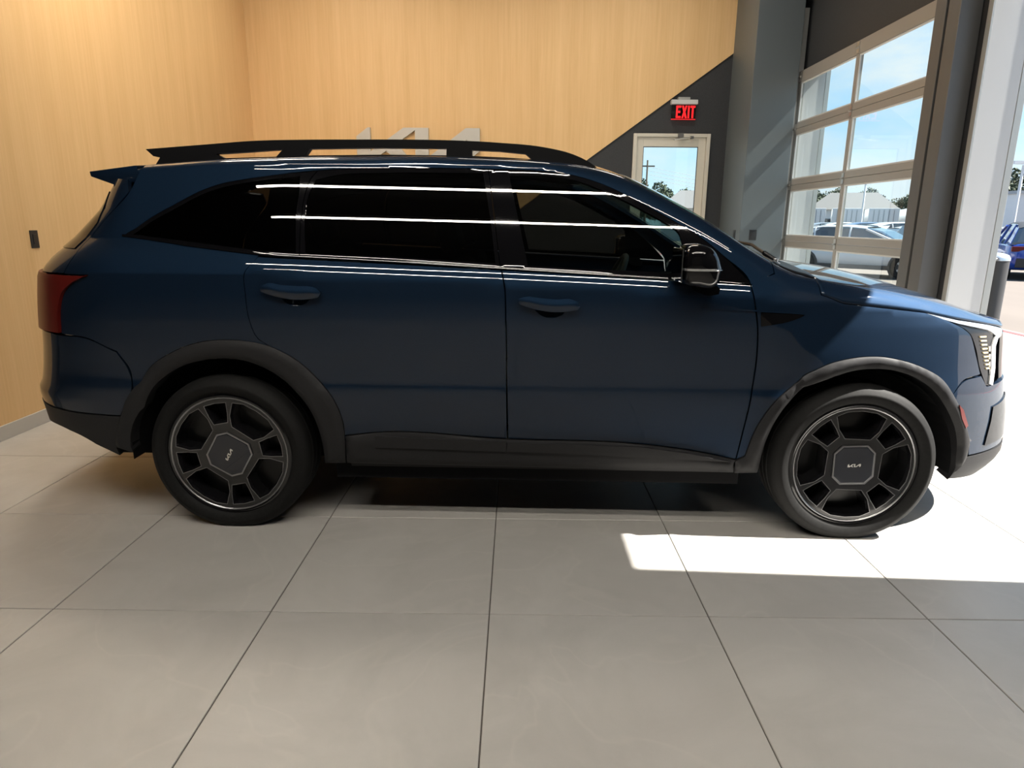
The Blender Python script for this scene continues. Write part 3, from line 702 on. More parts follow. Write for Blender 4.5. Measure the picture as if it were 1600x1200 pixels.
# cladding
def flare(q): return 0.004+0.016*smooth01(q/0.022)
surf_part('wheel_arch_cladding', ARCH_F+[(1.953,0.3001)]+ARCH_F_IN, MAT['cladding'], off=0.002, gap=0.001, thick=0.07, res=0.02, step=0.016, bowl=flare)
surf_part('wheel_arch_cladding', ARCH_R[::-1][:0]+ARCH_R+ARCH_R_IN, MAT['cladding'], off=0.002, gap=0.001, thick=0.07, res=0.02, step=0.016, bowl=flare)
sill = [(-0.858,0.449)]+[(x, z-0.003) for x, z in SILL_TOP[1:]]+[(0.893,0.350),(0.901,0.297),(0.477,0.303),(-0.131,0.308),(-0.865,0.313)]
surf_part('sill_cladding', sill, MAT['cladding'], off=0.002, gap=0.001, thick=0.10, res=0.022, step=0.018, bowl=lambda q: 0.003+0.014*smooth01(q/0.018))
surf_part('sill_cover', [(-0.86,0.312),(0.90,0.296),(0.90,0.205),(-0.86,0.215)], MAT['rail_black'], off=-0.035, gap=0, thick=0.05, res=0.04, curve=False)
door_strip = [(-0.855,0.447),(-0.73,0.4655),(-0.132,0.445),(-0.132,0.396),(-0.73,0.405),(-0.855,0.405)]
surf_part('door_moulding', [(-0.715,0.463),(-0.133,0.4435),(-0.133,0.398),(-0.72,0.408)], MAT['cladding'], off=0.026, gap=0, thick=0.012, res=0.03, curve=False)
surf_part('door_moulding', [(-0.127,0.4433),(0.466,0.4295),(0.696,0.401),(0.872,0.366),(0.70,0.372),(0.466,0.383),(-0.127,0.398)], MAT['cladding'], off=0.026, gap=0, thick=0.012, res=0.03, curve=False)
# tail: bumper, valance, lamps, tailgate, rear window, spoiler
rb = [(-1.961,0.8775),(-1.842,0.8249),(-1.803,0.7549),(-1.796,0.6517),(-1.870,0.5301),(UR,0.555,1),(UR,0.880,1),(-2.114,0.8859)]
surf_part('rear_bumper', rb, MAT['paint'], gap=0.002, res=0.03, step=0.02)
surf_part('rear_valance', [(-1.871,0.5253),(-1.922,0.3756),(-1.915,0.3305),(-2.028,0.3808),(UR+0.25,0.405,1),(UR,0.41,1),(UR,0.55,1)], MAT['cladding'], off=0.003, gap=0.001, thick=0.05, res=0.03, step=0.02)
TL = [(-1.922,1.1545),(-2.001,1.1203),(-2.059,1.0770),(-2.093,1.0120),(-2.116,0.8968),(UR+0.30,0.893,1),(UR+0.30,1.1545,1)]
surf_part('tail_lamp', TL, MAT['red_lens'], off=0.012, gap=0.002, thick=0.03, res=0.025, step=0.016)
TG = [(-1.791,1.5052),(-1.903,1.3860),(-1.985,1.2900),(-2.032,1.2009),(-2.051,1.1606),(UR+0.28,1.157,1),(UR+0.28,0.89,1),(UR,0.89,1),(UR,1.590,1),(-1.804,1.5604)]
surf_part('tailgate', TG, MAT['paint'], gap=0.0015, res=0.028, step=0.02)
surf_part('rear_window', [(-1.941,1.3749),(-2.030,1.2623),(UR,1.262,1),(UR,1.51,1),(UR+0.75,1.51,1)], MAT['privacy'], off=0.004, gap=0, thick=0.006, res=0.03, curve=False)
m = MB(); st = []
for y in np.linspace(-0.60, 0.60, 17):
    k = 1-(abs(y)/0.60)**3; tip = -2.075-0.055*k; z0 = 1.598+0.018*k
    st.append([(-1.72, y, 1.636+0.018*k), (-1.86, y, 1.630+0.020*k), (tip, y, z0+0.004), (tip+0.004, y, z0-0.018), (-1.97, y, 1.545), (-1.87, y, 1.556), (-1.72, y, 1.60)])
n = len(st[0]); vs = [p for s in st for p in s]
m.add(vs, [(i*n+j, i*n+(j+1) % n, (i+1)*n+(j+1) % n, (i+1)*n+j) for i in range(len(st)-1) for j in range(n)]+[tuple(range(n-1, -1, -1)), tuple(range((len(st)-1)*n, len(st)*n))])
m.build('roof_spoiler', MAT['paint'], car, smooth=True, bevel=0.003)
# nose: bumper, valance, grille, lamps
fb = [(2.006,0.7366),(2.052,0.6831),(UF-0.02,0.69,1),(UF,0.69,1),(UF,0.37,1),(2.005,0.3607)]+ARCH_F[::-1][1:4]+[(1.841,0.6677),(1.887,0.7140)]
surf_part('front_bumper', fb, MAT['paint'], gap=0.002, res=0.028, step=0.02)
surf_part('front_valance', [(1.915,0.2537),(1.955,0.2999),(1.989,0.3548),(UF,0.366,1),(UF,0.215,1),(UF-0.5,0.215,1)], MAT['cladding'], off=0.004, gap=0.001, thick=0.06, res=0.03, step=0.02)
U_L = u_of(2.130,0.7728)
surf_part('front_grille', [(U_L+0.05,0.70,1),(U_L+0.06,0.90,1),(UF,0.925,1),(UF,0.697,1)], MAT['gloss_black'], off=-0.004, gap=0, res=0.03, curve=False)
surf_part('bumper_intake', [(2.118,0.5782),(2.100,0.3951),(UF-0.45,0.40,1),(UF-0.5,0.60,1)], MAT['gloss_black'], off=0.006, gap=0, thick=0.01, res=0.03, curve=False)
LAMP = [(1.665,1.0272),(1.834,0.9930),(2.045,0.9587),(2.189,0.9282),(2.138,0.8900),(2.110,0.8607),(2.126,0.7555),(2.111,0.6735),(2.054,0.6871),(1.994,0.7842),(1.962,0.8587),(1.916,0.9284),(1.850,0.9671),(1.767,0.9976)]
lp = surf_part('head_lamp', LAMP, MAT['lamp_dark'], off=-0.006, gap=0.0015, res=0.02, step=0.014)
lm = [c for c in car.children if c.data is lp.data and c is not lp][0]
def lamp_sub(name, outl, m, off, **k):
    o = surf_part(name, outl, m, parent=lp, off=off, gap=0, mirror=False, thick=0.006, res=0.015, step=0.012, curve=False, **k)
    c = o.copy(); COL.objects.link(c); c.parent = lm; return o
lamp_sub('lamp_trim', [(1.677,1.0244),(1.834,0.9916),(2.045,0.9572),(2.180,0.9270),(2.161,0.8989),(2.124,0.8907),(2.035,0.9373),(1.934,0.9586),(1.837,0.9782),(1.761,0.9976)], MAT['satin_chrome'], 0.0)
lamp_sub('led_blade', [(2.095,0.9075),(2.122,0.8907),(2.103,0.8610),(2.117,0.7562),(2.103,0.6806),(2.075,0.6902),(2.082,0.7658),(2.068,0.8623)], MAT['white_led'], 0.0)
for k in range(9):
    z = 0.916-0.0185*k; x = 1.973+0.0085*k; w = 0.044-0.0022*k
    lamp_sub('led_bar', [(x, z), (x+w, z-0.002), (x+w+0.002, z-0.0085), (x+0.003, z-0.0065)], MAT['amber'], -0.001)
for k in range(5):
    z = 0.865-0.036*k; x = 2.046+0.008*k
    lamp_sub('lamp_cell', [(x, z), (x+0.018, z-0.002), (x+0.022, z-0.026), (x+0.004, z-0.024)], MAT['chrome'], -0.002)
surf_part('side_marker', [(1.861,0.6241),(1.888,0.6009),(1.934,0.5216),(1.924,0.5099),(1.890,0.5578)], MAT['dark_red'], off=0.0235, gap=0, thick=0.006, res=0.012, curve=False)

# bonnet, windscreen and roof: lofted across the car
def edge_z(u):
    z = 1.0
    for _ in range(60): z = 0.5*z+0.5*top_z(surf(u, z)[0])
    return z
def crown(x):
    return interp(x, [(-2,0.040),(-1.5,0.05),(-0.2,0.052),(0.3,0.06),(0.6,0.075),(0.95,0.070),(1.2,0.060),(1.6,0.062),(1.95,0.050),(2.2,0.030),(2.32,0.012)])
def arc_row(x, y, z, n=28, k=None, span=1.0):
    c = crown(x); return [(x, y*t*-1*span, z+c*(1-abs(t*span)**2.3)) for t in np.linspace(1, -1, n+1)]
rows = []
for u in [u_of(x, 1.12) for x in np.linspace(1.1915, 1.42, 14)]+list(np.linspace(u_of(1.45, 1.08), UF-0.002, 50)):
    zt = edge_z(u); zb = min(interp(u, seam_tab), zt-0.001)
    col = []
    for t in np.linspace(0, 1, 9):
        z = zb+(zt-zb)*(1-(1-t)**1.6); p = np.array(surf(u, z)); col.append(tuple(p))
    x, y, z = col[-1]; arc = arc_row(x, -y, z)[1:-1]
    rows.append(col+arc+[(p[0], -p[1], p[2]) for p in col[::-1]])
def loft(name, rows, m, parent=car, thick=0.0):
    n = len(rows[0]); vs = [p for r in rows for p in r]
    fs = [(i*n+j, i*n+j+1, (i+1)*n+j+1, (i+1)*n+j) for i in range(len(rows)-1) for j in range(n-1)]
    o = mesh_obj(name, vs, fs, m, parent, smooth=True)
    bm = bmesh.new(); bm.from_mesh(o.data); bmesh.ops.recalc_face_normals(bm, faces=bm.faces)
    if sum(f.normal.z*f.calc_area() for f in bm.faces) < 0: bmesh.ops.reverse_faces(bm, faces=bm.faces)
    bm.to_mesh(o.data); bm.free()
    if thick:
        s = o.modifiers.new('thickness', 'SOLIDIFY'); s.thickness = thick; s.offset = -1
    return o
loft('bonnet', rows, MAT['paint'], thick=0.012)
def cap_rows(xs, span=1.0, dz=0.0):
    out = []
    for x in xs:
        z = top_z(x)-0.001; y = body_w(x, z)
        out.append([(p[0], p[1], p[2]+dz) for p in arc_row(x, y, z, span=span)])
    return out
loft('cowl_panel', cap_rows(np.linspace(1.02, 1.1905, 8), 0.985, 0.003), MAT['rail_black'], thick=0.01)
loft('windscreen', cap_rows(np.linspace(0.235, 1.03, 30)), MAT['windscreen'], thick=0.005)
loft('roof_panel', cap_rows(np.linspace(-1.78, 0.232, 50)), MAT['paint'], thick=0.015)
m = MB(); m.tube([(1.04, -0.60, 1.265), (1.08, -0.30, 1.292), (1.05, 0.25, 1.31)], 0.008); m.tube([(1.085, -0.62, 1.235), (1.04, -0.60, 1.265)], 0.011)
m.build('wiper', MAT['rail_black'], car)
m = MB().box((1.060, -0.665, 1.205), (1.098, -0.640, 1.225)).cyl((1.08, -0.652, 1.225), (1.08, -0.652, 1.242), 0.010, n=10)
m.build('washer_nozzle', MAT['satin_chrome'], car, bevel=0.002)

# roof rails
RAIL = [(-1.793,1.700),(-1.525,1.721),(-1.288,1.739),(-1.054,1.745),(-0.821,1.747),(-0.56,1.748),(-0.358,1.745),(-0.185,1.737),(0.017,1.719),(0.147,1.690),(0.22,1.658),(0.272,1.622),(0.163,1.626),(-0.04,1.648),(-0.306,1.664),(-0.422,1.665),(-1.068,1.658),(-1.197,1.656),(-1.442,1.648),(-1.502,1.644),(-1.763,1.622),(-1.731,1.664),(-1.761,1.670)]
RHOLES = [[(-1.475,1.681),(-1.165,1.702),(-1.196,1.671),(-1.436,1.663)], [(-1.041,1.706),(-0.706,1.712),(-0.421,1.711),(-0.422,1.682),(-0.707,1.683),(-1.064,1.677)], [(-0.306,1.705),(-0.184,1.701),(-0.066,1.690),(-0.037,1.667),(-0.155,1.674),(-0.306,1.680)]]
m = MB(); prism(m, ccw(smooth_outline(RAIL, 0.04, 25)), [ccw(h) for h in RHOLES], lambda a, b, d: (a, -0.612+d, b), 0.040)
rr_ = m.build('roof_rail', MAT['rail_black'], car); mirror_copy(rr_)

# door mirrors
def superell(cx_, cy_, cz_, rx, ry, rz_, e1=0.75, e2=0.75, nu=28, nv=16):
    f = lambda c, e: math.copysign(abs(c)**e, c)
    vs = []; 
    for i in range(nv+1):
        v = -math.pi/2+math.pi*i/nv
        for j in range(nu):
            u = 2*math.pi*j/nu
            x = rx*f(math.cos(v), e1)*f(math.cos(u), e2)
            y = ry*f(math.cos(v), e1)*f(math.sin(u), e2)
            vs.append((x, y, rz_*f(math.sin(v), e1)))
    fs = [(i*nu+j, i*nu+(j+1) % nu, (i+1)*nu+(j+1) % nu, (i+1)*nu+j) for i in range(nv) for j in range(nu)]
    return [(cx_+p[0], cy_+p[1], cz_+p[2]) for p in vs], fs
def mirror_shape(lo, hi, k=1.0, dx=0.0):
    vs, fs = superell(0, 0, 0, 1, 1, 1, 0.55, 0.6)
    out = []
    for x, y, z in vs:
        zc = 1.233+z*0.083*k
        taper = 1-0.30*max(0, z)*max(0, x)-0.10*max(0, -z)
        xx = (x*0.095*(taper if x > 0 else 1.0))*k
        if x < 0: xx *= 0.72
        lift = -0.020*max(0, x)
        out.append((0.622+xx+dx+0.03*(0.15-abs(y)*0.15), -1.035+y*0.115*k, min(hi, max(lo, zc+lift))))
    return out, fs
m = MB(); m.add(*mirror_shape(1.222, 2.0)); mh = m.build('mirror_housing', MAT['gloss_black'], car, smooth=True)
m = MB(); m.add(*mirror_shape(0.0, 1.2195, 0.985)); ml = m.build('mirror_lower', MAT['gloss_black'], car, smooth=True)
m = MB(); m.add(*mirror_shape(1.2145, 1.2235, 1.03)); mb_ = m.build('mirror_band', MAT['satin_chrome'], car, smooth=True)
m = MB().box((0.549, -1.125, 1.168), (0.556, -0.945, 1.298)); mg = m.build('mirror_glass', MAT['mirror'], car, bevel=0.003)
m = MB(); P = [(0.632,1.160),(0.704,1.168),(0.735,1.135),(0.731,1.114),(0.69,1.108),(0.645,1.122)]
prism(m, ccw(smooth_outline(P, 0.015)), [], lambda a, b, d: (a, -1.02+d, b), 0.13); mf = m.build('mirror_foot', MAT['gloss_black'], car)
for o in (mh, ml, mb_, mg, mf): mirror_copy(o)

# underbody, wheel housings and cabin
m = MB().box((-2.15, -0.60, 0.235), (2.05, 0.60, 0.33)).box((-0.93, -0.84, 0.22), (0.94, 0.84, 0.31)).box((1.85, -0.62, 0.33), (2.02, 0.62, 0.90)).box((-2.20, -0.70, 0.40), (-1.95, 0.70, 0.52))
m.build('underbody', MAT['interior'], car)
for cx_ in (-1.4075, 1.4075):
    m = MB(); prof = []
    n = 26; R = 0.445
    vs, fs = [], []
    for y in (-0.50, -0.905):
        for i in range(n+1):
            q = math.radians(-4+188*i/n); vs.append((cx_+R*math.cos(q), y, 0.345+R*math.sin(q)))
    fs = [(i, i+1, n+2+i, n+1+i) for i in range(n)]+[tuple(range(n+1))]
    m.add(vs, fs); wl_ = mesh_obj('wheel_housing', m.v, m.f, MAT['interior'], car); mirror_copy(wl_)
m = MB().box((0.62, -0.78, 0.55), (1.10, 0.78, 1.02)).box((0.55, -0.76, 0.96), (0.98, 0.76, 1.085)); m.build('dashboard', MAT['interior'], car, bevel=0.03)
def seat(x, y, w, name='seat'):
    m = MB().box((x-0.06, y-w/2, 0.42), (x+0.46, y+w/2, 0.60)); 
    mt = Matrix.Translation((x-0.04, y, 0.58)) @ Matrix.Rotation(math.radians(-17), 4, 'Y')
    m.box((-0.09, -w/2, 0), (0.06, w/2, 0.66), mt)
    o = m.build(name, MAT['leather'], car, smooth=True, bevel=0.035)
    k = MB(); k.box((-0.055, -0.13, 0.70), (0.05, 0.13, 0.88), mt); k.build('headrest', MAT['leather'], o, smooth=True, bevel=0.035)
    return o
seat(-0.16, -0.40, 0.50); seat(-0.16, 0.40, 0.50); seat(-1.00, -0.32, 0.62); seat(-1.00, 0.34, 0.62)
m = MB(); mt = Matrix.Translation((0.47, 0.40, 1.03)) @ Matrix.Rotation(math.radians(-65), 4, 'Y')
R, r = 0.185, 0.016; vs = []; N1, N2 = 36, 8
for i in range(N1):
    a = 2*math.pi*i/N1
    for j in range(N2):
        b = 2*math.pi*j/N2; vs.append(tuple(mt @ Vector(((R+r*math.cos(b))*math.cos(a), (R+r*math.cos(b))*math.sin(a), r*math.sin(b)))))
m.add(vs, [(i*N2+j, ((i+1) % N1)*N2+j, ((i+1) % N1)*N2+(j+1) % N2, i*N2+(j+1) % N2) for i in range(N1) for j in range(N2)])
m.cyl(mt @ Vector((0, 0, -0.015)), mt @ Vector((0, 0, 0.02)), 0.075, n=18)
for q in (0, 180, 250, 290): m.cyl(mt @ Vector((0, 0, 0)), mt @ Vector((R*math.cos(math.radians(q)), R*math.sin(math.radians(q)), 0)), 0.014, n=8)
m.build('steering_wheel', MAT['leather'], car, smooth=True)

# wheels: face of eight pockets, cap with letters, machined rim edge, tyre
def rot2(P, q): c, s = math.cos(q), math.sin(q); return [(x*c-y*s, x*s+y*c) for x, y in P]
def build_wheel(x, rot):
    m = MB(); K = 1.075                     # face radius over the drawn outlines
    R_RIM = 0.268*K
    BIG = [(0.112,-0.052),(0.150,-0.082),(0.205,-0.100),(0.226,-0.060),(0.232,0.0),(0.226,0.060),(0.205,0.100),(0.150,0.082),(0.112,0.052)]
    SML = [(0.138,-0.030),(0.175,-0.040),(0.222,-0.047),(0.227,0.0),(0.222,0.047),(0.175,0.040),(0.138,0.030)]
    BIG = [(a*K, b*K) for a, b in BIG]; SML = [(a*K, b*K) for a, b in SML]
    holes = []
    for k in range(4): holes += [rot2(BIG, rot+k*math.pi/2), rot2(SML, rot+math.pi/4+k*math.pi/2)]
    holes = [ccw(h) for h in holes]
    outer = [(0.246*K*math.cos(2*math.pi*i/64), 0.246*K*math.sin(2*math.pi*i/64)) for i in range(64)]
    # front face (y = depth, outer side is negative), then chamfer and wall of each pocket
    V, T, B = triangulate(outer, holes)
    dish = lambda a, b: -0.108+0.018*(1-min(1, math.hypot(a, b)/(0.246*K)))**2
    m.add([(a, dish(a, b), b) for a, b in V], T)
    for h in holes:
        h2 = inset(h, 0.007); n = len(h)
        vs = [(a, dish(a, b), b) for a, b in h]+[(a, dish(a, b)+0.016, b) for a, b in h2]+[(a, -0.013, b) for a, b in h2]
        m.add(vs, [(i, (i+1) % n, n+(i+1) % n, n+i) for i in range(n)]+[(n+i, n+(i+1) % n, 2*n+(i+1) % n, 2*n+i) for i in range(n)])
    w = mesh_obj('wheel', m.v, m.f, MAT['alloy'], car)
    w.location = (x, -0.814, 0.352)
    k = MB(); k.lathe([(0.246*K,-0.108),(0.258*K,-0.113),(0.266*K,-0.110),(R_RIM,-0.100),(R_RIM,0.10),(0.24*K,0.10),(0.24*K,-0.02),(0.246*K,-0.06)], n=64, closed=True)
    k.build('rim_barrel', MAT['alloy'], w, smooth=True)
    k = MB(); k.lathe([(0.2445*K,-0.1095),(0.2475*K,-0.1122),(0.2505*K,-0.1122),(0.2515*K,-0.1085)], n=64, closed=True); k.build('rim_edge', MAT['rim_edge'], w, smooth=True)
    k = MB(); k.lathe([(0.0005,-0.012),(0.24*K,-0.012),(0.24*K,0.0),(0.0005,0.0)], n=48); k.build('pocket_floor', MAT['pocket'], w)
    for q in range(4):
        for P, ofs in ((BIG, 0), (SML, math.pi/4)):
            e_ = MB(); h = ccw(rot2(P, rot+ofs+q*math.pi/2)); n = len(h); h2 = inset(h, -0.0022)
            e_.add([(a, dish(a, b)-0.0006, b) for a, b in h]+[(a, dish(a, b)-0.0006, b) for a, b in h2]+[(a, dish(a, b)+0.006, b) for a, b in inset(h, 0.002)],
                   [(i, (i+1) % n, n+(i+1) % n, n+i) for i in range(n)]+[(i, (i+1) % n, 2*n+(i+1) % n, 2*n+i) for i in range(n)])
            eo = mesh_obj('pocket_edge', e_.v, e_.f, MAT['edge_grey'], w)
    OCT = [(0.079,-0.048),(0.079,0.048),(0.048,0.079),(-0.048,0.079),(-0.079,0.048),(-0.079,-0.048),(-0.048,-0.079),(0.048,-0.079)]
    OCT = [(a*K, b*K) for a, b in OCT]; cr = rot+math.radians(4)
    k = MB(); prism(k, ccw(rot2(OCT, cr)), [], lambda a, b, d: (a, -0.1120+d, b), 0.03); cap = k.build('wheel_cap', MAT['gloss_cap'], w, bevel=0.003)
    k = MB(); prism(k, ccw(rot2([(a*1.075, b*1.075) for a, b in OCT], cr)), [ccw(rot2([(a*1.0, b*1.0) for a, b in OCT], cr))], lambda a, b, d: (a, -0.1105+d, b), 0.02); k.build('cap_edge', MAT['rim_edge'], w)
    k = MB(); c_, s_ = math.cos(cr), math.sin(cr)
    logo_mesh(k, lambda a, b, d: (a*c_-b*s_, -0.1146+d, a*s_+b*c_), 0.0024, 0.058); em = k.build('emblem', MAT['emblem'], w); em['label'] = 'small silver lettering on the wheel cap'
    k = MB(); R = 0.366
    k.lathe([(0.282,-0.098),(0.287,-0.114),(0.298,-0.1245),(0.316,-0.1285),(0.322,-0.1300),(0.328,-0.1300),(0.332,-0.1270),(0.346,-0.119),(0.358,-0.106),(0.3635,-0.090),(R,-0.060),(0.3605,-0.056),(0.3605,-0.048),(R,-0.044),(R,-0.006),(0.3605,-0.003),(0.3605,0.003),(R,0.006),(R,0.044),(0.3605,0.048),(0.3605,0.056),(R,0.060),(0.3635,0.090),(0.35,0.116),(0.31,0.1275),(0.282,0.10)], n=96)
    ty = k.build('tyre', MAT['rubber'], w, smooth=True)
    # flatten the contact patch on the floor
    for v in ty.data.vertices:
        if v.co.z < -0.3515: v.co.z = -0.3515
    return w
MAT['edge_grey'] = mat('grey_pocket_edge', (0.26, 0.26, 0.27), rough=0.25, metal=0.8)
MAT['gloss_cap'] = mat('dark_grey_cap', (0.016, 0.018, 0.024), rough=0.25, coat=0.4)
MAT['emblem'] = mat('silver_emblem', (0.72, 0.70, 0.66), rough=0.3, metal=0.6)
wf = build_wheel(1.418, math.radians(-2)); wr = build_wheel(-1.395, math.radians(56))
for w0, x in ((wf, 1.4075), (wr, -1.4075)):
    c = w0.copy(); COL.objects.link(c); c.location = (x, 0.814, 0.352); c.rotation_euler = (0, 0, math.pi)
    for ch in list(w0.children):
        d = ch.copy(); COL.objects.link(d); d.parent = c
# ------------------------------------------------------------------ outdoors
MAT['pad'] = mat('sunlit_concrete_apron', (0.15, 0.145, 0.14), rough=0.8); add_noise_colour(MAT['pad'], (0.14, 0.136, 0.13), (0.165, 0.16, 0.155), nscale=3)
MAT['lot'] = mat('pinkish_lot_paving', (0.098, 0.080, 0.066), rough=0.85); add_noise_colour(MAT['lot'], (0.092, 0.075, 0.062), (0.106, 0.087, 0.072), nscale=0.6, scale=(1, 0.2, 1))
MAT['red_line'] = mat('red_line_paint', (0.30, 0.05, 0.05), rough=0.7)
MAT['far_white'] = mat('white_cladding', (0.60, 0.615, 0.63), rough=0.5)
MAT['far_grey'] = mat('pale_grey_cladding', (0.26, 0.28, 0.30), rough=0.5)
MAT['roofing'] = mat('grey_shingle', (0.10, 0.097, 0.097), rough=0.8)
MAT['leaf'] = mat('tree_foliage', (0.06, 0.10, 0.035), rough=0.75); add_noise_colour(MAT['leaf'], (0.040, 0.055, 0.030), (0.075, 0.095, 0.055), nscale=1.6, detail=8)
MAT['bark'] = mat('tree_bark', (0.10, 0.075, 0.05), rough=0.9)
MAT['bollard'] = mat('bollard_sleeve_black', (0.035, 0.035, 0.037), rough=0.5)
MAT['car_glass'] = mat('parked_car_glass', (0.02, 0.03, 0.04), rough=0.05, coat=1.0)
MAT['car_white'] = mat('white_car_paint', (0.52, 0.53, 0.54), rough=0.25, coat=1.0)
MAT['car_silver'] = mat('silver_car_paint', (0.25, 0.265, 0.28), rough=0.3, metal=0.4, coat=1.0)
MAT['car_blue'] = mat('bright_blue_car_paint', (0.008, 0.045, 0.30), rough=0.25, coat=1.0)
MAT['car_navy'] = mat('navy_car_paint', (0.02, 0.05, 0.12), rough=0.25, coat=1.0)
MAT['car_black'] = mat('black_car_trim', (0.015, 0.015, 0.016), rough=0.5)

structure(MB().box((WR+0.26, -30, -0.30), (6.9, 45, -0.02)).build('ground_apron', MAT['pad']))
structure(MB().box((6.9, -60, -0.40), (260, 260, -0.10)).build('ground_lot', MAT['lot']))
structure(MB().box((-160, WB+0.25, -0.30), (WR+0.26, 260, -0.035)).build('ground_yard', MAT['pad']))
structure(MB().box((6.72, -30, -0.045), (6.82, 45, -0.016)).build('trim_3', MAT['red_line']))
b = MB(); b.cyl((0, 0, -0.02), (0, 0, 1.13), 0.102, n=28)
bo = tag(empty('bollard', (4.0, 5.66, 0)), 'black round bollard with pale domed cap outside the right doorway', 'bollard')
b.build('post', MAT['bollard'], bo, smooth=True)
b = MB(); b.lathe([(0.1055, 1.115), (0.1055, 1.135), (0.090, 1.160), (0.05, 1.176), (0.0005, 1.181), (0.0005, 1.115)], axis='z', n=28); b.build('cap', MAT['satin_chrome'], bo, smooth=True)

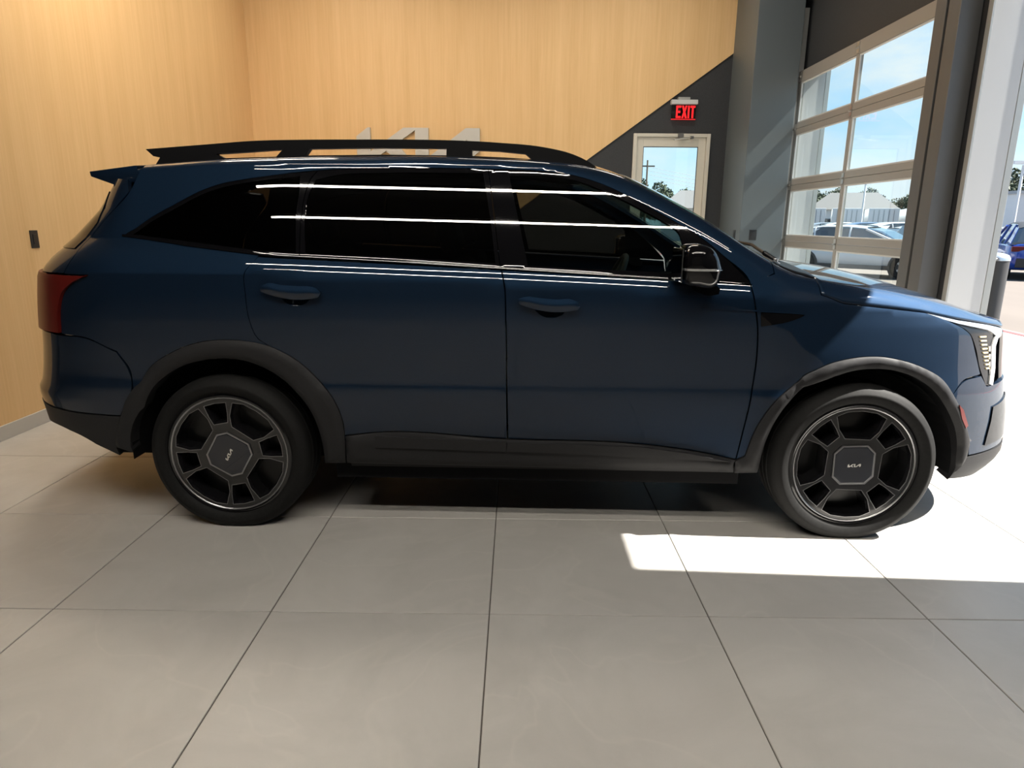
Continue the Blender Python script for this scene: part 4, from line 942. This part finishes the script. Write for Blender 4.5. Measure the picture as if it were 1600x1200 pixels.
# parked cars: lower body, glazing, roof, pillars, lamps and four wheels
def wheel_mesh():
    m = MB(); m.lathe([(0.20,-0.10),(0.24,-0.115),(0.32,-0.11),(0.345,-0.08),(0.345,0.08),(0.32,0.11),(0.20,0.10)], n=28, closed=True); return m
def rim_mesh():
    m = MB(); m.lathe([(0.205,-0.095),(0.205,0.02),(0.0005,0.02),(0.0005,-0.02),(0.17,-0.02),(0.19,-0.095)], n=28)
    for k in range(5):
        q = 2*math.pi*k/5; mt = Matrix.Rotation(-q, 4, 'Y'); m.box((0.0, -0.085, -0.025), (0.192, -0.04, 0.025), mt)
    m.cyl((0, -0.095, 0), (0, -0.03, 0), 0.05, n=12); return m
def car_proto(kind, paint):
    """kind: suv or wagon; nose points to +x"""
    L0, L1 = -2.25, 2.25
    xs = [-2.25,-2.18,-2.0,-1.6,-1.0,-0.3,0.4,0.95,1.3,1.7,2.0,2.18,2.25]
    top = [0.80,0.98,1.02,1.03,1.02,1.01,1.00,0.99,0.96,0.91,0.85,0.74,0.58]
    wid = [0.66,0.82,0.89,0.92,0.92,0.92,0.92,0.92,0.91,0.89,0.83,0.72,0.60]
    bot = [0.45,0.34,0.28,0.26,0.25,0.25,0.25,0.25,0.25,0.27,0.28,0.32,0.40]
    rows = []
    for x, t_, w, b_ in zip(xs, top, wid, bot):
        half = [(0.0, b_), (w*0.85, b_), (w*0.96, b_+0.10), (w, b_+0.28 if t_-b_ > 0.5 else (b_+t_)/2), (w*0.985, t_-0.10), (w*0.93, t_-0.02), (w*0.80, t_+0.01), (0.0, t_+0.035)]
        rows.append([(x, -y, z) for y, z in half]+[(x, y, z) for y, z in half[::-1][1:-1]])
    m = MB(); n = len(rows[0]); m.add([p for r in rows for p in r], [(i*n+j, i*n+(j+1) % n, (i+1)*n+(j+1) % n, (i+1)*n+j) for i in range(len(rows)-1) for j in range(n)]+[tuple(range(n)), tuple(range((len(rows)-1)*n, len(rows)*n))[::-1]])
    r = empty('parked_car')
    r_body = m.build('body', paint, r); shade(r_body.data, 50)
    gx = [-2.10,-1.80,-1.2,-0.4,0.25,0.62,1.12] if kind == 'suv' else [-2.02,-1.55,-1.0,-0.3,0.25,0.65,1.20]
    gz = [1.06,1.46,1.60,1.62,1.56,1.44,1.02] if kind == 'suv' else [1.06,1.36,1.46,1.47,1.42,1.32,1.02]
    gr_ = []
    for x, z in zip(gx, gz):
        h = max(0.02, z-1.0); w = 0.87-0.40*h
        gr_.append([(x, -0.87, 0.98), (x, -w, z-0.03), (x, -w*0.85, z), (x, w*0.85, z), (x, w, z-0.03), (x, 0.87, 0.98)])
    m = MB(); n = 6; m.add([p for r_ in gr_ for p in r_], [(i*n+j, i*n+(j+1) % n, (i+1)*n+(j+1) % n, (i+1)*n+j) for i in range(len(gr_)-1) for j in range(n)]+[tuple(range(n)), tuple(range((len(gr_)-1)*n, len(gr_)*n))[::-1]])
    g_ = m.build('windows', MAT['car_glass'], r)
    m = MB(); k1, k2 = 1, 4
    rv = []
    for i in range(k1, k2+1):
        x, z = gx[i], gz[i]; w = 0.87-0.40*(z-1.0)
        rv.append([(x, -w-0.006, z-0.075), (x, -w-0.004, z-0.02), (x, -w*0.85, z+0.012), (x, 0, z+0.028), (x, w*0.85, z+0.012), (x, w+0.004, z-0.02), (x, w+0.006, z-0.075)])
    n = 7; m.add([p for q in rv for p in q], [(i*n+j, i*n+j+1, (i+1)*n+j+1, (i+1)*n+j) for i in range(len(rv)-1) for j in range(n-1)])
    m.build('roof', MAT['car_black'] if kind == 'suv' and paint.name.startswith('bright') else paint, r, smooth=True)
    for s in (-1, 1):
        for (xa, za), (xb, zb), rad in (((gx[6]-0.02, 1.0), (gx[4], gz[4]-0.05), 0.035), ((-0.15, 1.0), (-0.18, 1.55 if kind == 'suv' else 1.42), 0.03), ((-1.15, 1.0), (-1.2, 1.54 if kind == 'suv' else 1.40), 0.03)):
            wa = 0.87-0.40*(za-1.0); wb = 0.87-0.40*(zb-1.0); m = MB(); m.cyl((xa, s*wa, za), (xb, s*wb, zb), rad, n=8); m.build('pillar', paint, r, smooth=True)
        wf = lambda z: 0.87-0.40*(z-1.0)+0.008
        P = [(gx[0]-0.01, 0.99), (gx[0]+0.42, 0.99), (gx[1]+0.50, gz[1]+0.02), (gx[1]+0.02, gz[1]-0.02)]
        m = MB(); m.add([(x, s*wf(z), z) for x, z in P]+[(x, s*(wf(z)-0.08), z) for x, z in P], [(0,1,2,3),(7,6,5,4)]+[(i, 4+i, 4+(i+1) % 4, (i+1) % 4) for i in range(4)])
        m.build('quarter_panel', paint, r)
        m = MB(); m.box((-1.0, min(s*0.88, s*0.93), 0.235), (1.0, max(s*0.88, s*0.93), 0.36)); m.build('sill', MAT['car_black'], r, bevel=0.01)
        m = MB(); m.box((-2.235, min(s*0.50, s*0.84), 0.80), (-2.08, max(s*0.50, s*0.84), 0.94)); m.build('tail_lamp', MAT['red_lens'], r, bevel=0.015)
        m = MB(); m.box((1.98, min(s*0.48, s*0.80), 0.68), (2.17, max(s*0.48, s*0.80), 0.80)); m.build('head_lamp', MAT['lens_white'], r, bevel=0.015)
        m = MB(); m.box((0.62, min(s*0.92, s*1.06), 0.98), (0.76, max(s*0.92, s*1.06), 1.10)); m.build('door_mirror', paint, r, bevel=0.025)
    m = MB(); m.box((-2.262, -0.70, 0.36), (-2.15, 0.70, 0.62)); m.build('rear_bumper', MAT['car_black'], r, bevel=0.02)
    m = MB(); m.box((2.10, -0.55, 0.38), (2.256, 0.55, 0.62)); m.build('grille', MAT['car_black'], r, bevel=0.02)
    wm = rm = None
    for x in (-1.38, 1.40):
        for s in (-1, 1):
            a = MB(); a.cyl((x, s*0.70, 0.345), (x, s*0.928, 0.345), 0.41, n=28); a.build('arch', MAT['car_black'], r)
            if wm is None: w_ = wheel_mesh().build('wheel', MAT['rubber'], r, smooth=True); wm = w_.data; h_ = rim_mesh().build('rim', MAT['rim_edge'], w_); rm = h_.data
            else: w_ = link('wheel', wm, None, r); h_ = link('rim', rm, None, w_)
            w_.location = (x, s*0.86, 0.345); w_.rotation_euler = (0, 0, 0 if s < 0 else math.pi)
    return r
def copy_tree(o, parent=None):
    c = o.copy(); COL.objects.link(c)
    if parent: c.parent = parent
    for ch in o.children: copy_tree(ch, c)
    return c
MAT['lens_white'] = mat('clear_lamp_glass', (0.7, 0.72, 0.74), rough=0.1, coat=1.0)
protos = {}
def place_car(kind, paint, x, y, heading, label, group=None):
    key = (kind, paint)
    if key not in protos: r = protos[key] = car_proto(kind, MAT[paint])
    else: r = copy_tree(protos[key])
    r.location = (x, y, -0.10); r.rotation_euler = (0, 0, math.radians(heading)); r['label'] = label; r['category'] = 'car'
    if group: r['group'] = group
    elif 'group' in r: del r['group']
    return r
place_car('wagon', 'car_white', 10.5, 20.6, -44, 'white SUV in full side view just outside the glazed overhead door')
place_car('suv', 'car_blue', 15.7, 20.75, 63, 'bright blue SUV with black roof beyond the bollard')
place_car('wagon', 'car_white', 23.4, 31.0, 0, 'white car some way behind the bright blue SUV')
ORD = ['leftmost','second from the left','third from the left','fourth from the left','fifth from the left','sixth from the left','seventh from the left','eighth from the left','ninth from the left']
NTH = ['first', 'second', 'third', 'fourth', 'fifth', 'sixth', 'seventh', 'eighth', 'ninth', 'tenth']
ROWN = ['nearest distant row','middle distant row','farthest distant row']
for row, (x0, y0, n) in enumerate(((16.6, 25.6, 10), (28.2, 46.0, 4))):
    for i in range(n):
        pnt = ['car_white', 'car_silver', 'car_white', 'car_navy', 'car_white'][(i*2+row) % 5]
        col = {'car_white': 'white', 'car_silver': 'silver', 'car_navy': 'navy'}[pnt]
        place_car('wagon' if (i+row) % 2 else 'suv', pnt, x0+0.74*i, y0+2.85*i, -6+((i*7) % 3),
                  'small %s car, %s in the %s of the lot' % (col, NTH[i], ROWN[row]), 'cars parked in the distant rows')

# box trailers along the far edge of the lot
for i in range(5):
    x = 24.6+2.75*i; y = 65.0-1.15*i
    r = tag(empty('box_trailer', (x, y, -0.10), math.radians(-24)), 'white box trailer behind the car rows, %s of five' % ORD[i], 'trailer', 'white box trailers behind the car rows')
    m = MB().box((-1.22, 0, 0.5), (1.22, 7.0, 2.95)); m.build('body', MAT['far_white'], r, bevel=0.02)
    m = MB()
    for xx in (-0.8, -0.4, 0.0, 0.4, 0.8): m.box((xx-0.03, -0.03, 0.6), (xx+0.03, 0.0, 2.8))
    m.build('ribs', MAT['far_grey'], r)
    for xx in (-0.85, 0.85):
        m = MB().cyl((xx-0.15, 1.0, 0.45), (xx+0.15, 1.0, 0.45), 0.45, n=16); m.build('wheel', MAT['rubber'], r)
# low white house with grey hipped roof beyond the lot, another beyond the exit door
def house(x, y, rz, w, d, he, hr, label, wall='far_white', roofm='roofing', wins=()):
    r = tag(empty('house', (x, y, -0.10), math.radians(rz)), label, 'house')
    MB().box((-w/2, 0, 0), (w/2, d, he)).build('wall', MAT[wall], r)
    m = MB(); o = 0.35
    m.add([(-w/2-o, -o, he), (w/2+o, -o, he), (w/2+o, d+o, he), (-w/2-o, d+o, he), (-w/2+w*0.22, d/2, hr), (w/2-w*0.22, d/2, hr)],
          [(0, 3, 2, 1), (0, 1, 5, 4), (1, 2, 5), (2, 3, 4, 5), (3, 0, 4)])
    m.build('roof', MAT[roofm], r)
    for wx in wins:
        f = MB().box((wx-0.45, -0.05, 1.0), (wx+0.45, 0.0, 2.2)).build('window', MAT['far_grey'], r)
        MB().box((wx-0.37, -0.06, 1.08), (wx+0.37, -0.0501, 2.12)).build('pane', MAT['car_glass'], f)
    return r
house(38.5, 79.0, -25, 9.0, 7.0, 3.2, 5.2, 'low white house with grey roof beyond the trailers', wins=(-2.4, 0, 2.4))
house(15.6, 58.5, -14, 6.4, 6.0, 2.75, 4.35, 'white house with grey roof seen through the glazed exit door', wins=(-1.6, 0.5))
r = tag(empty('metal_shed', (29.8, 38.5, -0.10), 0), 'white metal building at the far right beyond the blue SUV', 'building')
MB().box((-2.0, 0, 0), (4.0, 5, 3.25)).build('wall', MAT['far_white'], r)
MB().box((-2.1, -0.1, 3.25), (4.1, 5.1, 3.42)).build('roof', MAT['far_grey'], r)
MB().box((-1.2, -0.06, 0), (2.4, -0.001, 2.5)).build('roller_door', MAT['far_grey'], r)

def pole(name, label, x, y, h, rad, arms, m_, cat):
    r = tag(empty(name, (x, y, -0.10)), label, cat)
    MB().cyl((0, 0, 0), (0, 0, h), rad, rad*0.7, n=10).build('shaft', MAT[m_], r)
    for lo, hi, nm, mm in arms: MB().box(lo, hi).build(nm, MAT[mm], r)
    return r
pole('lamp_post', 'slim white lamp post in front of the low white house', 26.9, 53.6, 5.0, 0.09, [((-0.5, -0.12, 4.95), (0.5, 0.12, 5.1), 'lamp_head', 'far_white')], 'far_white', 'lamp post')
pole('lamp_post', 'white lamp post beside the metal building at far right', 25.6, 35.4, 4.5, 0.09, [((-0.55, -0.12, 4.55), (0.55, 0.12, 4.7), 'lamp_head', 'far_white')], 'far_white', 'lamp post')
up = pole('utility_pole', 'thin wooden utility pole seen through the exit door', 12.4, 66.5, 7.3, 0.11, [((-0.7, -0.06, 6.7), (0.7, 0.06, 6.82), 'crossarm', 'bark')], 'bark', 'utility pole')
for i in range(4):
    pts = [((i-1.5)*0.4+t_*24, 0.1+t_*6, 6.85-0.42*i-1.3*math.sin(math.pi*t_)) for t_ in np.linspace(0, 1, 9)]
    MB().tube(pts, 0.012, n=5).build('cable', MAT['car_black'], up)

# trees: each crown is a cloud of small leaf clumps round a branching trunk
def tree_proto(seed, h, rad):
    rnd = random.Random(seed); m = MB()
    blobs = [(rnd.gauss(0, rad*0.42), rnd.gauss(0, rad*0.42), h*0.42+rnd.random()*h*0.45, rad*(0.30+0.28*rnd.random())) for _ in range(13)]
    nrm = []
    for bx, by, bz, br in blobs:
        for _ in range(430):
            v = Vector((rnd.gauss(0, 1), rnd.gauss(0, 1), rnd.gauss(0, 0.85))).normalized()*br*(0.72+0.36*rnd.random())
            c_ = Vector((bx, by, bz))+v; s_ = 0.07+0.09*rnd.random()
            a_ = Vector((rnd.gauss(0, 1), rnd.gauss(0, 1), rnd.gauss(0, 1))).normalized(); d_ = a_.orthogonal().normalized(); e_ = a_.cross(d_)
            m.add([c_+d_*s_, c_+e_*s_, c_-d_*s_, c_-e_*s_], [(0, 1, 2, 3)])
    cr = mesh_obj('crown', m.v, m.f, MAT['leaf']); cr['kind'] = 'stuff'
    k = MB().cyl((0, 0, 0), (0.1, 0, h*0.55), 0.22, 0.12, n=8)
    for bx, by, bz, br in blobs[:6]: k.cyl((0.05, 0, h*0.38), (bx, by, bz), 0.09, 0.04, n=6)
    tr = k.build('trunk', MAT['bark'])
    return cr, tr
TP = [tree_proto(3, 6.6, 2.6), tree_proto(5, 6.2, 2.5), tree_proto(8, 7.0, 2.4)]
used = [False]*3
def place_tree(i, x, y, s, label, group):
    r = tag(empty('tree', (x, y, -0.10), random.random()*6.28), label, 'tree', group); r.scale = (s, s, s)
    for o in TP[i]:
        c = o if not used[i] else o.copy()
        if used[i]: COL.objects.link(c)
        c.parent = r
    used[i] = True
def tree_row(q0, q1, D, n, s, label, group, hs=None):
    for i in range(n):
        q = q0+(q1-q0)*i/max(1, n-1); y = D/math.hypot(1, q)
        place_tree((i+int(D)) % 3, q*y, y, s*(hs[i] if hs else 1.0), label % ORD[i], group)
tree_row(0.43, 0.63, 99, 3, 0.86, 'green tree behind the low white house, %s of the front line', 'trees behind the low white house', [1.05, 0.72, 1.02])
tree_row(0.465, 0.655, 107, 3, 0.94, 'green tree behind the low white house, %s of the middle line', 'trees behind the low white house', [1.0, 0.85, 1.05])
tree_row(0.41, 0.60, 116, 3, 1.0, 'green tree behind the low white house, %s of the rear line', 'trees behind the low white house')
tree_row(0.187, 0.27, 86, 2, 0.86, 'green tree seen through the exit door, %s of the front pair', 'trees beyond the exit door', [1.12, 0.9])
tree_row(0.215, 0.295, 95, 2, 0.88, 'green tree seen through the exit door, %s of the middle pair', 'trees beyond the exit door')
tree_row(0.175, 0.25, 104, 2, 0.95, 'green tree seen through the exit door, %s of the rear pair', 'trees beyond the exit door')
tree_row(0.725, 0.90, 62, 2, 0.80, 'green tree behind the metal building, %s of the near pair', 'trees at far right')
tree_row(0.77, 0.95, 70, 2, 0.86, 'green tree behind the metal building, %s of the far pair', 'trees at far right')
